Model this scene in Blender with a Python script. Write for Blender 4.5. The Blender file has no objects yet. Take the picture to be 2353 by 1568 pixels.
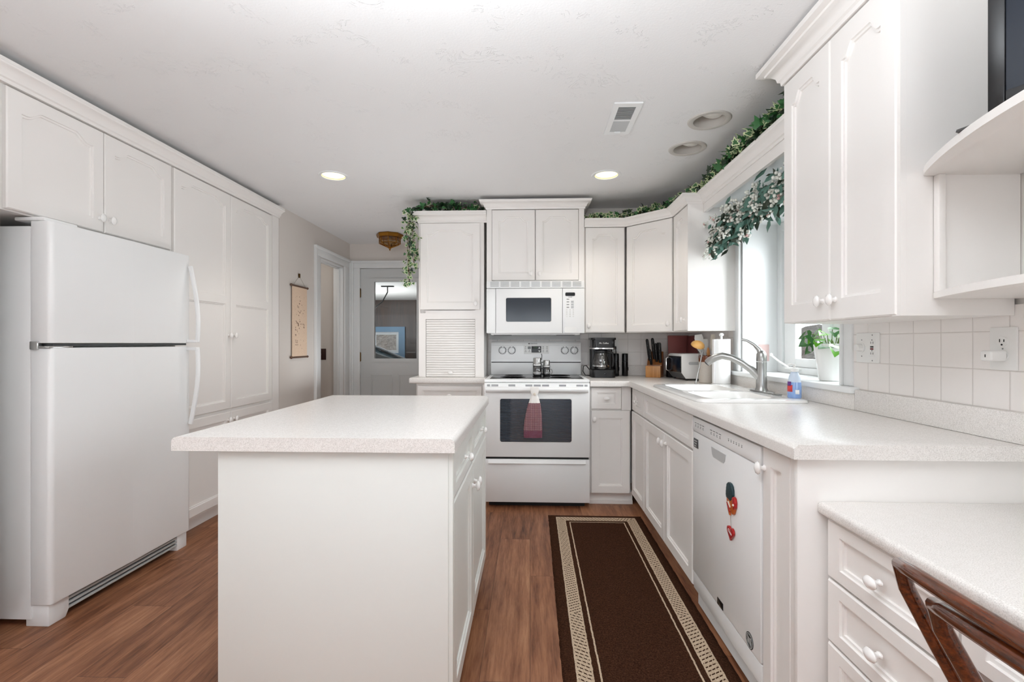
import bpy, bmesh, math, random
from mathutils import Vector, Matrix
R = math.radians
SC = bpy.context.scene
COL = SC.collection
random.seed(11)

# ------------------------------------------------------------------ key dimensions
CEIL = 2.34; XW = 1.35; YW = 4.09; XL = -2.09; YD = 5.45; CT = 0.918; YR = -7.0

# ------------------------------------------------------------------ camera
cam = bpy.data.cameras.new('camera'); camo = bpy.data.objects.new('camera', cam); COL.objects.link(camo)
camo.location = (0, 0, 1.194); camo.rotation_euler = (R(90), 0, 0.038)
cam.sensor_width = 36; cam.lens = 36 * 1095 / 2353; cam.shift_y = 4 / 2353; cam.clip_start = 0.02
SC.camera = camo

# ------------------------------------------------------------------ world, lights, exposure
SC.view_settings.view_transform = 'Standard'; SC.view_settings.look = 'None'
SC.view_settings.exposure = 0.66; SC.view_settings.gamma = 1; SC.view_settings.use_curve_mapping = False
SC.cycles.use_denoising = True
SC.cycles.max_bounces = 10; SC.cycles.diffuse_bounces = 6; SC.cycles.transparent_max_bounces = 16
SC.cycles.sample_clamp_indirect = 6; SC.cycles.caustics_reflective = False; SC.cycles.caustics_refractive = False
W = bpy.data.worlds.new('World'); SC.world = W; W.use_nodes = True
bg = W.node_tree.nodes['Background']; bg.inputs[0].default_value = (0.86, 0.93, 1.0, 1); bg.inputs[1].default_value = 2.0

def lamp(name, kind, loc, rot, energy, color=(1, 1, 1), size=None, size_y=None, spot=None):
    l = bpy.data.lights.new(name, kind); l.energy = energy; l.color = color
    if kind == 'AREA':
        l.shape = 'RECTANGLE'; l.size = size; l.size_y = size_y or size
    elif size: l.shadow_soft_size = size
    if spot: l.spot_size = spot; l.spot_blend = 0.6
    o = bpy.data.objects.new(name, l); COL.objects.link(o); o.location = loc; o.rotation_euler = rot
    return o
# daylight through the patio door behind the camera and through the side window of the dining end
lamp('patio_daylight', 'AREA', (-0.3, YR - 0.15, 1.15), (R(90), 0, 0), 20, (0.92, 0.97, 1.0), 2.6, 2.0)
lamp('side_daylight', 'AREA', (XW + 0.25, -1.75, 1.45), (R(90), 0, R(90)), 12, (0.97, 0.985, 1.0), 1.5, 1.1)
lamp('left_fill', 'AREA', (XL - 0.25, -1.75, 1.45), (R(90), 0, R(-90)), 5, (0.97, 0.985, 1.0), 1.5, 1.1)  # added fill for the left-facing fronts, through an invented window
# daylight falling in at the kitchen window
lamp('window_daylight', 'AREA', (2.1, 2.3, 1.75), (R(73), 0, R(74)), 40, (0.95, 0.98, 1.0), 1.2, 1.0)
# added fill light beside the camera, bounced off the ceiling
lamp('bounce_fill', 'AREA', (-0.25, 0.35, 1.75), (R(180), 0, 0), 42, (0.90, 0.955, 1.0), 1.1, 1.1)
lamp('island_fill', 'AREA', (-0.75, 2.95, 0.8), (R(180), 0, 0), 3.6, (0.92, 0.965, 1.0), 0.7, 0.5)  # added upward fill behind the island, brightens the far kitchen
lamp('hall_fill', 'AREA', (-1.5, 4.4, 0.75), (R(180), 0, 0), 2.5, (0.95, 0.975, 1.0), 0.5, 0.5)  # added upward fill, brightens the hall walls and ceiling
lamp('side_room_fill', 'POINT', (-2.9, 4.7, 2.2), (0, 0, 0), 3, (1.0, 0.95, 0.88), 0.08)  # added fill so the closed side room is not dark
# added fill light aimed up to whiten the garage ceiling
lamp('garage_fill', 'AREA', (-3.6, 8.6, 0.9), (R(180), 0, 0), 120, (0.95, 0.98, 1.0), 2.0, 3.0)

# ------------------------------------------------------------------ materials
MATS = {}
def new_mat(name):
    m = bpy.data.materials.new(name); m.use_nodes = True
    nt = m.node_tree; b = nt.nodes['Principled BSDF']
    MATS[name] = m
    return m, nt, b
def srgb(c):
    return tuple(((v / 255) / 12.92 if v <= 10 else ((v / 255 + 0.055) / 1.055) ** 2.4) for v in c) + (1,)
def nd(nt, t, **kw):
    n = nt.nodes.new(t)
    for k, v in kw.items():
        if k in n.inputs.keys(): n.inputs[k].default_value = v
        else: setattr(n, k, v)
    return n
def math_n(nt, op, a, b=None, c=None):
    n = nt.nodes.new('ShaderNodeMath'); n.operation = op
    for i, v in enumerate((a, b, c)):
        if v is None: continue
        if hasattr(v, 'links'): nt.links.new(v, n.inputs[i])
        else: n.inputs[i].default_value = v
    return n.outputs[0]
def mixc(nt, fac, a, b):
    n = nt.nodes.new('ShaderNodeMix'); n.data_type = 'RGBA'
    for s, v in ((0, fac), (6, a), (7, b)):
        if hasattr(v, 'links'): nt.links.new(v, n.inputs[s])
        else: n.inputs[s].default_value = v
    return n.outputs[2]
def bump(nt, b, h, strength=0.2, dist=0.002):
    n = nd(nt, 'ShaderNodeBump', Strength=strength, Distance=dist)
    nt.links.new(h, n.inputs['Height']); nt.links.new(n.outputs[0], b.inputs['Normal'])
def noise(nt, scale, detail=3, rough=0.5, vec=None):
    n = nd(nt, 'ShaderNodeTexNoise', Scale=scale, Detail=detail, Roughness=rough)
    if vec is not None: nt.links.new(vec, n.inputs['Vector'])
    return n.outputs[0]
def coord(nt, which='Object'):
    return nt.nodes.new('ShaderNodeTexCoord').outputs[which]
def ramp(nt, fac, stops):
    n = nt.nodes.new('ShaderNodeValToRGB'); e = n.color_ramp.elements
    while len(e) < len(stops): e.new(0.5)
    for i, (p, c) in enumerate(stops): e[i].position = p; e[i].color = c
    nt.links.new(fac, n.inputs[0]); return n.outputs[0]

def simple(name, c, rough=0.5, metal=0, nscale=None, nbump=0.1, ndist=0.001, var=0.0, spec=0.5, coat=0):
    m, nt, b = new_mat(name)
    col = srgb(c)
    b.inputs['Roughness'].default_value = rough; b.inputs['Metallic'].default_value = metal
    b.inputs['Specular IOR Level'].default_value = spec; b.inputs['Coat Weight'].default_value = coat
    b.inputs['Base Color'].default_value = col
    if nscale:
        v = coord(nt); h = noise(nt, nscale, 3, 0.6, v)
        if nbump: bump(nt, b, h, nbump, ndist)
        if var:
            d = tuple(x * (1 - var) for x in col[:3]) + (1,); l = tuple(min(1, x * (1 + var)) for x in col[:3]) + (1,)
            nt.links.new(mixc(nt, h, d, l), b.inputs['Base Color'])
    return m
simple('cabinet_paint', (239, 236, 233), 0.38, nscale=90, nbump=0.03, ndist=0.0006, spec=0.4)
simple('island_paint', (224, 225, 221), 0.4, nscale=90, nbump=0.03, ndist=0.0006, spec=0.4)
simple('appliance_white', (241, 242, 242), 0.28, nscale=400, nbump=0.05, ndist=0.0004)
simple('plastic_white', (236, 236, 234), 0.35, nscale=200, nbump=0.01)
simple('porcelain', (244, 243, 241), 0.12, nscale=20, nbump=0.005, coat=0.4)
simple('knob_ceramic', (240, 238, 236), 0.1, nscale=20, nbump=0.005, coat=0.5)
simple('trim_white', (232, 234, 234), 0.4, nscale=80, nbump=0.02)
simple('wall_paint', (218, 212, 206), 0.7, nscale=160, nbump=0.12, ndist=0.0012)
simple('wall_white', (226, 224, 220), 0.7, nscale=160, nbump=0.12, ndist=0.0012)
simple('door_grey', (205, 208, 208), 0.4, nscale=80, nbump=0.02)
simple('black_plastic', (14, 14, 16), 0.32, nscale=250, nbump=0.03)
simple('black_satin', (20, 20, 22), 0.22, nscale=200, nbump=0.02)
simple('black_rubber', (10, 10, 10), 0.6, nscale=200, nbump=0.05)
simple('dark_grey', (70, 72, 74), 0.4, nscale=150, nbump=0.05)
simple('mid_grey', (140, 142, 143), 0.45, nscale=150, nbump=0.05)
simple('label_grey', (120, 122, 124), 0.5, nscale=100, nbump=0.0)
simple('light_grey', (190, 192, 192), 0.4, nscale=150, nbump=0.03)
simple('brushed_steel', (176, 176, 174), 0.28, 1.0, nscale=40, nbump=0.03, ndist=0.0003)
simple('chrome', (215, 215, 215), 0.08, 1.0, nscale=20, nbump=0.003)
simple('brass', (168, 118, 48), 0.25, 1.0, nscale=60, nbump=0.04)
simple('dark_brass', (92, 70, 40), 0.35, 1.0, nscale=60, nbump=0.04)
simple('red_board', (186, 114, 110), 0.5, nscale=260, nbump=0.1, var=0.18)
simple('dark_red_board', (130, 66, 64), 0.5, nscale=260, nbump=0.1, var=0.18)
simple('stoneware', (202, 194, 184), 0.45, nscale=80, nbump=0.05, var=0.05)
simple('brown_glaze', (112, 56, 22), 0.25, nscale=60, nbump=0.03, var=0.25)
simple('amber_plastic', (232, 178, 104), 0.35, nscale=30, nbump=0.01, var=0.06)
simple('paper', (246, 246, 246), 0.9, nscale=300, nbump=0.25, ndist=0.001)
simple('cream_plastic', (226, 218, 204), 0.5, nscale=60, nbump=0.02)
simple('magnet_teal', (28, 56, 62), 0.4, nscale=60, nbump=0.05, var=0.2)
simple('magnet_orange', (196, 96, 34), 0.4, nscale=60, nbump=0.05, var=0.12)
simple('magnet_red', (172, 26, 26), 0.35, nscale=60, nbump=0.05, var=0.1)
simple('pink_plate', (214, 186, 182), 0.5, nscale=60, nbump=0.02)
simple('soap_blue', (136, 168, 220), 0.1, nscale=30, nbump=0.0, var=0.1, coat=0.6)
simple('soap_clear', (206, 220, 238), 0.08, nscale=30, nbump=0.0, coat=0.6)
simple('soap_red', (206, 60, 60), 0.3, nscale=40, nbump=0.0, var=0.2)
simple('soap_purple', (96, 50, 130), 0.3, nscale=40, nbump=0.0, var=0.2)
simple('soil', (60, 44, 34), 0.9, nscale=120, nbump=0.6, var=0.3)
simple('stem_green', (96, 120, 58), 0.6, nscale=60, nbump=0.05)
simple('vine_brown', (92, 70, 46), 0.7, nscale=120, nbump=0.2, var=0.2)
simple('ivy_green', (52, 104, 56), 0.45, nscale=70, nbump=0.08, var=0.35)
simple('ivy_dark', (28, 52, 32), 0.45, nscale=70, nbump=0.08, var=0.3)
simple('ivy_cream', (206, 216, 172), 0.5, nscale=70, nbump=0.05, var=0.1)
simple('plant_green', (92, 166, 24), 0.35, nscale=40, nbump=0.1, var=0.3)
simple('plant_dark', (40, 98, 34), 0.35, nscale=40, nbump=0.1, var=0.3)
simple('garland_green', (84, 122, 110), 0.5, nscale=60, nbump=0.08, var=0.35)
simple('garland_dark', (44, 56, 40), 0.5, nscale=60, nbump=0.08, var=0.35)
simple('berry_white', (226, 228, 220), 0.25, nscale=60, nbump=0.02, var=0.06)
simple('berry_pink', (212, 172, 168), 0.3, nscale=60, nbump=0.02, var=0.1)
simple('car_paint', (120, 126, 132), 0.2, 0.6, nscale=20, nbump=0.0, coat=1)
simple('car_glass', (26, 60, 70), 0.05, nscale=20, nbump=0.0)
simple('concrete', (120, 118, 114), 0.8, nscale=30, nbump=0.2, var=0.15)
simple('blue_frame', (120, 156, 186), 0.5, nscale=60, nbump=0.03)
simple('screen_dark', (10, 20, 36), 0.25, nscale=10, nbump=0.0, spec=0.25)
simple('display_dark', (22, 24, 26), 0.15, nscale=60, nbump=0.0, var=0.2)
simple('display_green', (60, 110, 60), 0.3, nscale=60, nbump=0.0)
simple('red_button', (110, 24, 30), 0.4, nscale=60, nbump=0.0)
simple('brown_plate', (52, 24, 20), 0.45, nscale=60, nbump=0.03)
simple('cord_black', (18, 18, 18), 0.5, nscale=60, nbump=0.02)
simple('string', (150, 140, 124), 0.8, nscale=60, nbump=0.02)
simple('can_interior', (196, 192, 186), 0.5, nscale=60, nbump=0.02)
simple('bulb_white', (232, 230, 224), 0.3, nscale=20, nbump=0.0)

def wood(name, c1, c2, axis=0, scale=6, rough=0.35, stretch=14, coat=0.2):
    m, nt, b = new_mat(name); v = coord(nt)
    mp = nt.nodes.new('ShaderNodeMapping'); s = [scale * stretch / 4] * 3; s[axis] = scale / 4
    mp.inputs['Scale'].default_value = s; nt.links.new(v, mp.inputs[0])
    n1 = noise(nt, 3.0, 6, 0.62, mp.outputs[0])
    nt.links.new(ramp(nt, n1, [(0.3, srgb(c1)), (0.72, srgb(c2))]), b.inputs['Base Color'])
    b.inputs['Roughness'].default_value = rough; b.inputs['Coat Weight'].default_value = coat
    bump(nt, b, n1, 0.1, 0.001)
    return m
wood('block_wood', (176, 116, 58), (214, 156, 92), 2, 8)
wood('block_wood_dark', (128, 74, 34), (160, 100, 52), 2, 8)
wood('chair_wood', (44, 18, 8), (116, 56, 24), 1, 16, 0.22, 12, 0.6)
wood('scroll_wood', (70, 46, 32), (112, 80, 58), 2, 20)
wood('garage_panel', (42, 27, 18), (80, 54, 36), 2, 3, 0.3)

def floor_mat():
    m, nt, b = new_mat('floor_planks'); v = coord(nt)
    sx = nd(nt, 'ShaderNodeSeparateXYZ'); nt.links.new(v, sx.inputs[0])
    px = math_n(nt, 'DIVIDE', sx.outputs[0], 0.18)
    row = math_n(nt, 'FLOOR', px)
    off = math_n(nt, 'MULTIPLY', math_n(nt, 'FRACT', math_n(nt, 'MULTIPLY', row, 0.3719)), 1.22)
    py = math_n(nt, 'DIVIDE', math_n(nt, 'ADD', sx.outputs[1], off), 1.22)
    fx = math_n(nt, 'FRACT', px); fy = math_n(nt, 'FRACT', py)
    idn = nd(nt, 'ShaderNodeCombineXYZ'); nt.links.new(row, idn.inputs[0]); nt.links.new(math_n(nt, 'FLOOR', py), idn.inputs[1])
    wn = nt.nodes.new('ShaderNodeTexWhiteNoise'); nt.links.new(idn.outputs[0], wn.inputs[0])
    cv = nd(nt, 'ShaderNodeCombineXYZ')
    nt.links.new(math_n(nt, 'MULTIPLY', sx.outputs[0], 16), cv.inputs[0])
    nt.links.new(math_n(nt, 'MULTIPLY', sx.outputs[1], 1.6), cv.inputs[1])
    nt.links.new(math_n(nt, 'MULTIPLY', wn.outputs[0], 30), cv.inputs[2])
    g = noise(nt, 1.7, 8, 0.66, cv.outputs[0])
    cv2 = nd(nt, 'ShaderNodeCombineXYZ')
    nt.links.new(math_n(nt, 'MULTIPLY', sx.outputs[0], 90), cv2.inputs[0])
    nt.links.new(math_n(nt, 'MULTIPLY', sx.outputs[1], 5), cv2.inputs[1])
    nt.links.new(math_n(nt, 'MULTIPLY', wn.outputs[0], 30), cv2.inputs[2])
    g2 = noise(nt, 1.6, 4, 0.6, cv2.outputs[0])
    gg = math_n(nt, 'ADD', math_n(nt, 'MULTIPLY', g, 0.7), math_n(nt, 'MULTIPLY', g2, 0.3))
    gg = math_n(nt, 'ADD', gg, math_n(nt, 'MULTIPLY', math_n(nt, 'SUBTRACT', wn.outputs[0], 0.5), 0.1))
    col = ramp(nt, gg, [(0.28, srgb((72, 41, 27))), (0.42, srgb((124, 79, 54))), (0.55, srgb((155, 106, 76))), (0.72, srgb((184, 136, 102)))])
    ex = math_n(nt, 'MINIMUM', fx, math_n(nt, 'SUBTRACT', 1, fx)); ey = math_n(nt, 'MINIMUM', fy, math_n(nt, 'SUBTRACT', 1, fy))
    e = math_n(nt, 'MINIMUM', math_n(nt, 'MULTIPLY', ex, 0.18), math_n(nt, 'MULTIPLY', ey, 1.22))
    gap = math_n(nt, 'LESS_THAN', e, 0.0012)
    nt.links.new(mixc(nt, math_n(nt, 'MULTIPLY', gap, 0.55), col, srgb((50, 32, 24))), b.inputs['Base Color'])
    b.inputs['Roughness'].default_value = 0.42; b.inputs['Specular IOR Level'].default_value = 0.35
    bump(nt, b, math_n(nt, 'SUBTRACT', gg, gap), 0.25, 0.0015)
floor_mat()

def counter_mat():
    m, nt, b = new_mat('laminate'); v = coord(nt)
    n1 = noise(nt, 420, 2, 0.7, v); n2 = noise(nt, 60, 3, 0.5, v)
    f = math_n(nt, 'ADD', math_n(nt, 'MULTIPLY', n1, 0.9), math_n(nt, 'MULTIPLY', n2, 0.1))
    nt.links.new(ramp(nt, f, [(0.3, srgb((202, 198, 193))), (0.5, srgb((229, 225, 221))), (0.7, srgb((242, 239, 236)))]), b.inputs['Base Color'])
    b.inputs['Roughness'].default_value = 0.27; b.inputs['Specular IOR Level'].default_value = 0.5
    bump(nt, b, n1, 0.04, 0.0006)
counter_mat()

def ceiling_mat():
    m, nt, b = new_mat('ceiling_texture'); v = coord(nt)
    n1 = noise(nt, 5.5, 6, 0.62, v)
    d = nd(nt, 'ShaderNodeTexNoise', Scale=9.0, Detail=4.0, Roughness=0.6, Distortion=2.5); nt.links.new(v, d.inputs['Vector'])
    ridge = math_n(nt, 'SUBTRACT', 1, math_n(nt, 'MULTIPLY', math_n(nt, 'ABSOLUTE', math_n(nt, 'SUBTRACT', d.outputs[0], 0.5)), 40))
    ridge = math_n(nt, 'MAXIMUM', ridge, 0)
    patch = math_n(nt, 'GREATER_THAN', n1, 0.56)
    h = math_n(nt, 'ADD', math_n(nt, 'MULTIPLY', ridge, patch), math_n(nt, 'MULTIPLY', noise(nt, 120, 3, 0.6, v), 0.25))
    b.inputs['Base Color'].default_value = srgb((230, 230, 230)); b.inputs['Roughness'].default_value = 0.75
    bump(nt, b, h, 0.4, 0.006)
ceiling_mat()

def tile_mat(name, ax, off, zoff, pitch):
    m, nt, b = new_mat(name); v = coord(nt)
    sx = nd(nt, 'ShaderNodeSeparateXYZ'); nt.links.new(v, sx.inputs[0])
    def dist(s, o):
        f = math_n(nt, 'FRACT', math_n(nt, 'DIVIDE', math_n(nt, 'SUBTRACT', s, o), pitch))
        return math_n(nt, 'MULTIPLY', math_n(nt, 'MINIMUM', f, math_n(nt, 'SUBTRACT', 1, f)), pitch)
    e = math_n(nt, 'MINIMUM', dist(sx.outputs[ax], off), dist(sx.outputs[2], zoff))
    g = math_n(nt, 'LESS_THAN', e, 0.0013)
    hh = math_n(nt, 'MINIMUM', math_n(nt, 'DIVIDE', e, 0.004), 1)
    nt.links.new(mixc(nt, g, srgb((240, 236, 233)), srgb((212, 207, 202))), b.inputs['Base Color'])
    b.inputs['Roughness'].default_value = 0.3
    bump(nt, b, hh, 0.5, 0.002)
tile_mat('tile_right', 1, 1.498, 1.003, 0.112)
tile_mat('tile_back', 0, 0.83, 1.003, 0.111)

def glass_mat(name, tint=(1, 1, 1, 1), refl=0.06, rough=0.02):
    m = bpy.data.materials.new(name); m.use_nodes = True; nt = m.node_tree; MATS[name] = m
    nt.nodes.remove(nt.nodes['Principled BSDF']); out = nt.nodes['Material Output']
    t = nd(nt, 'ShaderNodeBsdfTransparent'); t.inputs[0].default_value = tint
    g = nd(nt, 'ShaderNodeBsdfGlossy'); g.inputs['Roughness'].default_value = rough
    fr = nt.nodes.new('ShaderNodeLayerWeight')
    f = math_n(nt, 'ADD', math_n(nt, 'MULTIPLY', math_n(nt, 'POWER', fr.outputs['Facing'], 5), 0.6), refl)
    mx = nd(nt, 'ShaderNodeMixShader'); nt.links.new(f, mx.inputs[0]); nt.links.new(t.outputs[0], mx.inputs[1]); nt.links.new(g.outputs[0], mx.inputs[2])
    nt.links.new(mx.outputs[0], out.inputs[0])
glass_mat('pane_glass', (0.97, 0.98, 0.98, 1), 0.025)
glass_mat('carafe_glass', (0.62, 0.6, 0.58, 1), 0.14)
glass_mat('clear_jar', (0.8, 0.8, 0.8, 1), 0.16)
glass_mat('lantern_glass', (0.72, 0.56, 0.36, 1), 0.1, 0.1)

def emit(name, c, s):
    m, nt, b = new_mat(name)
    b.inputs['Base Color'].default_value = srgb((240, 230, 200))
    b.inputs['Emission Color'].default_value = srgb(c); b.inputs['Emission Strength'].default_value = s
emit('lit_lens', (255, 240, 178), 1.6)

def cooktop_mat():
    m, nt, b = new_mat('cooktop_glass'); v = coord(nt)
    n = noise(nt, 500, 2, 0.7, v)
    nt.links.new(ramp(nt, n, [(0.45, srgb((30, 30, 30))), (0.7, srgb((86, 84, 82)))]), b.inputs['Base Color'])
    b.inputs['Roughness'].default_value = 0.1
cooktop_mat()

def oven_glass_mat():
    m, nt, b = new_mat('oven_glass'); v = coord(nt)
    sx = nd(nt, 'ShaderNodeSeparateXYZ'); nt.links.new(v, sx.inputs[0])
    f = math_n(nt, 'FRACT', math_n(nt, 'DIVIDE', sx.outputs[2], 0.0094))
    s = math_n(nt, 'GREATER_THAN', f, 0.5)
    nt.links.new(mixc(nt, s, srgb((8, 9, 12)), srgb((78, 88, 98))), b.inputs['Base Color'])
    b.inputs['Roughness'].default_value = 0.07; b.inputs['Coat Weight'].default_value = 0.5
    b.inputs['Coat Tint'].default_value = (0.7, 0.8, 1, 1)
oven_glass_mat()
simple('micro_glass', (36, 44, 54), 0.12, nscale=600, nbump=0.02, var=0.2)

def towel_mat():
    m, nt, b = new_mat('towel_weave'); v = coord(nt)
    sx = nd(nt, 'ShaderNodeSeparateXYZ'); nt.links.new(v, sx.inputs[0])
    u = math_n(nt, 'SINE', math_n(nt, 'MULTIPLY', math_n(nt, 'ADD', sx.outputs[0], sx.outputs[2]), 430))
    w = math_n(nt, 'SINE', math_n(nt, 'MULTIPLY', math_n(nt, 'SUBTRACT', sx.outputs[0], sx.outputs[2]), 430))
    k = math_n(nt, 'MULTIPLY', u, w)
    n = noise(nt, 26, 3, 0.6, v)
    base = mixc(nt, n, srgb((122, 50, 66)), srgb((132, 96, 116)))
    band = math_n(nt, 'GREATER_THAN', sx.outputs[2], -0.262)
    lt = math_n(nt, 'MULTIPLY', math_n(nt, 'GREATER_THAN', k, 0.42), band)
    dk = math_n(nt, 'MULTIPLY', math_n(nt, 'LESS_THAN', k, -0.45), band)
    c = mixc(nt, math_n(nt, 'MULTIPLY', lt, 0.85), base, srgb((230, 200, 190)))
    c = mixc(nt, math_n(nt, 'MULTIPLY', dk, 0.6), c, srgb((52, 20, 36)))
    nt.links.new(c, b.inputs['Base Color']); b.inputs['Roughness'].default_value = 0.95
    bump(nt, b, k, 0.6, 0.002)
towel_mat()
simple('crochet_white', (250, 247, 243), 0.95, nscale=300, nbump=0.6, ndist=0.002)

RUGW, RUGL = 0.63, 1.78
def rug_mat():
    m, nt, b = new_mat('rug_pile'); v = coord(nt)
    sx = nd(nt, 'ShaderNodeSeparateXYZ'); nt.links.new(v, sx.inputs[0])
    wob = math_n(nt, 'MULTIPLY', math_n(nt, 'SUBTRACT', noise(nt, 40, 3, 0.6, v), 0.5), 0.006)
    dx = math_n(nt, 'SUBTRACT', RUGW / 2, math_n(nt, 'ABSOLUTE', sx.outputs[0]))
    dy = math_n(nt, 'SUBTRACT', RUGL / 2, math_n(nt, 'ABSOLUTE', sx.outputs[1]))
    d = math_n(nt, 'ADD', math_n(nt, 'MINIMUM', dx, dy), wob)
    def band(a, c):
        return math_n(nt, 'MULTIPLY', math_n(nt, 'GREATER_THAN', d, a), math_n(nt, 'LESS_THAN', d, c))
    wide = band(0.05, 0.112); line = band(0.134, 0.141)
    # dashes woven into the wide band
    side = math_n(nt, 'LESS_THAN', dx, dy)
    along = math_n(nt, 'ADD', math_n(nt, 'MULTIPLY', sx.outputs[1], side), math_n(nt, 'MULTIPLY', sx.outputs[0], math_n(nt, 'SUBTRACT', 1, side)))
    zig = math_n(nt, 'GREATER_THAN', math_n(nt, 'FRACT', math_n(nt, 'DIVIDE', math_n(nt, 'ADD', along, 2.11), 0.9)), 0.5)
    st = math_n(nt, 'FRACT', math_n(nt, 'DIVIDE', math_n(nt, 'ADD', math_n(nt, 'ADD', along, math_n(nt, 'MULTIPLY', d, math_n(nt, 'SUBTRACT', math_n(nt, 'MULTIPLY', zig, 1.1), 0.55))), math_n(nt, 'MULTIPLY', wob, 0.6)), 0.021))
    dash = math_n(nt, 'LESS_THAN', st, 0.3)
    brk = math_n(nt, 'GREATER_THAN', math_n(nt, 'FRACT', math_n(nt, 'DIVIDE', math_n(nt, 'ADD', d, math_n(nt, 'MULTIPLY', along, 0.4)), 0.0135)), 0.25)
    ins = band(0.057, 0.106)
    dash = math_n(nt, 'MULTIPLY', math_n(nt, 'MULTIPLY', dash, brk), ins)
    pile = noise(nt, 170, 4, 0.75, v)
    brown = ramp(nt, pile, [(0.3, srgb((36, 20, 13))), (0.5, srgb((66, 41, 28))), (0.75, srgb((98, 66, 48)))])
    cream = ramp(nt, pile, [(0.3, srgb((186, 160, 132))), (0.7, srgb((232, 212, 188)))])
    lt = math_n(nt, 'ADD', math_n(nt, 'SUBTRACT', wide, dash), line)
    nt.links.new(mixc(nt, lt, brown, cream), b.inputs['Base Color'])
    b.inputs['Roughness'].default_value = 1; b.inputs['Specular IOR Level'].default_value = 0.05
    bump(nt, b, math_n(nt, 'ADD', pile, math_n(nt, 'MULTIPLY', lt, 0.6)), 0.9, 0.006)
rug_mat()

def scroll_mat():
    m, nt, b = new_mat('scroll_cloth'); v = coord(nt)
    sx = nd(nt, 'ShaderNodeSeparateXYZ'); nt.links.new(v, sx.inputs[0])
    vo = nd(nt, 'ShaderNodeTexVoronoi', Scale=42.0, Randomness=1.0); nt.links.new(v, vo.inputs['Vector'])
    n = noise(nt, 9, 3, 0.6, v); fine = noise(nt, 300, 2, 0.6, v)
    spot = math_n(nt, 'LESS_THAN', vo.outputs['Distance'], math_n(nt, 'SUBTRACT', math_n(nt, 'MULTIPLY', n, 1.3), 0.42))
    inx = math_n(nt, 'LESS_THAN', math_n(nt, 'ABSOLUTE', math_n(nt, 'SUBTRACT', sx.outputs[0], 0.15)), 0.085)
    inz = math_n(nt, 'LESS_THAN', math_n(nt, 'ABSOLUTE', math_n(nt, 'SUBTRACT', sx.outputs[2], 0.31)), 0.235)
    spot = math_n(nt, 'MULTIPLY', math_n(nt, 'MULTIPLY', spot, inx), inz)
    base = ramp(nt, fine, [(0.3, srgb((214, 186, 160))), (0.7, srgb((236, 212, 188)))])
    nt.links.new(mixc(nt, math_n(nt, 'MULTIPLY', spot, 0.85), base, srgb((96, 62, 44))), b.inputs['Base Color'])
    b.inputs['Roughness'].default_value = 0.9
scroll_mat()

def brush_mat():
    m, nt, b = new_mat('brushwood'); v = coord(nt)
    n = noise(nt, 9, 8, 0.75, v); n2 = noise(nt, 34, 5, 0.7, v)
    f = math_n(nt, 'ADD', math_n(nt, 'MULTIPLY', n, 0.45), math_n(nt, 'MULTIPLY', n2, 0.55))
    nt.links.new(ramp(nt, f, [(0.36, srgb((30, 24, 20))), (0.5, srgb((74, 66, 58))), (0.62, srgb((122, 114, 106)))]), b.inputs['Base Color'])
    b.inputs['Roughness'].default_value = 1
    bump(nt, b, n2, 0.8, 0.05)
brush_mat()

def grater_mat():
    m, nt, b = new_mat('grater_steel'); v = coord(nt)
    vo = nd(nt, 'ShaderNodeTexVoronoi', Scale=150.0, Randomness=0.15); nt.links.new(v, vo.inputs['Vector'])
    h = math_n(nt, 'LESS_THAN', vo.outputs['Distance'], 0.35)
    nt.links.new(mixc(nt, h, srgb((60, 58, 58)), srgb((16, 16, 16))), b.inputs['Base Color'])
    b.inputs['Metallic'].default_value = 0.8; b.inputs['Roughness'].default_value = 0.4
grater_mat()

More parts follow.
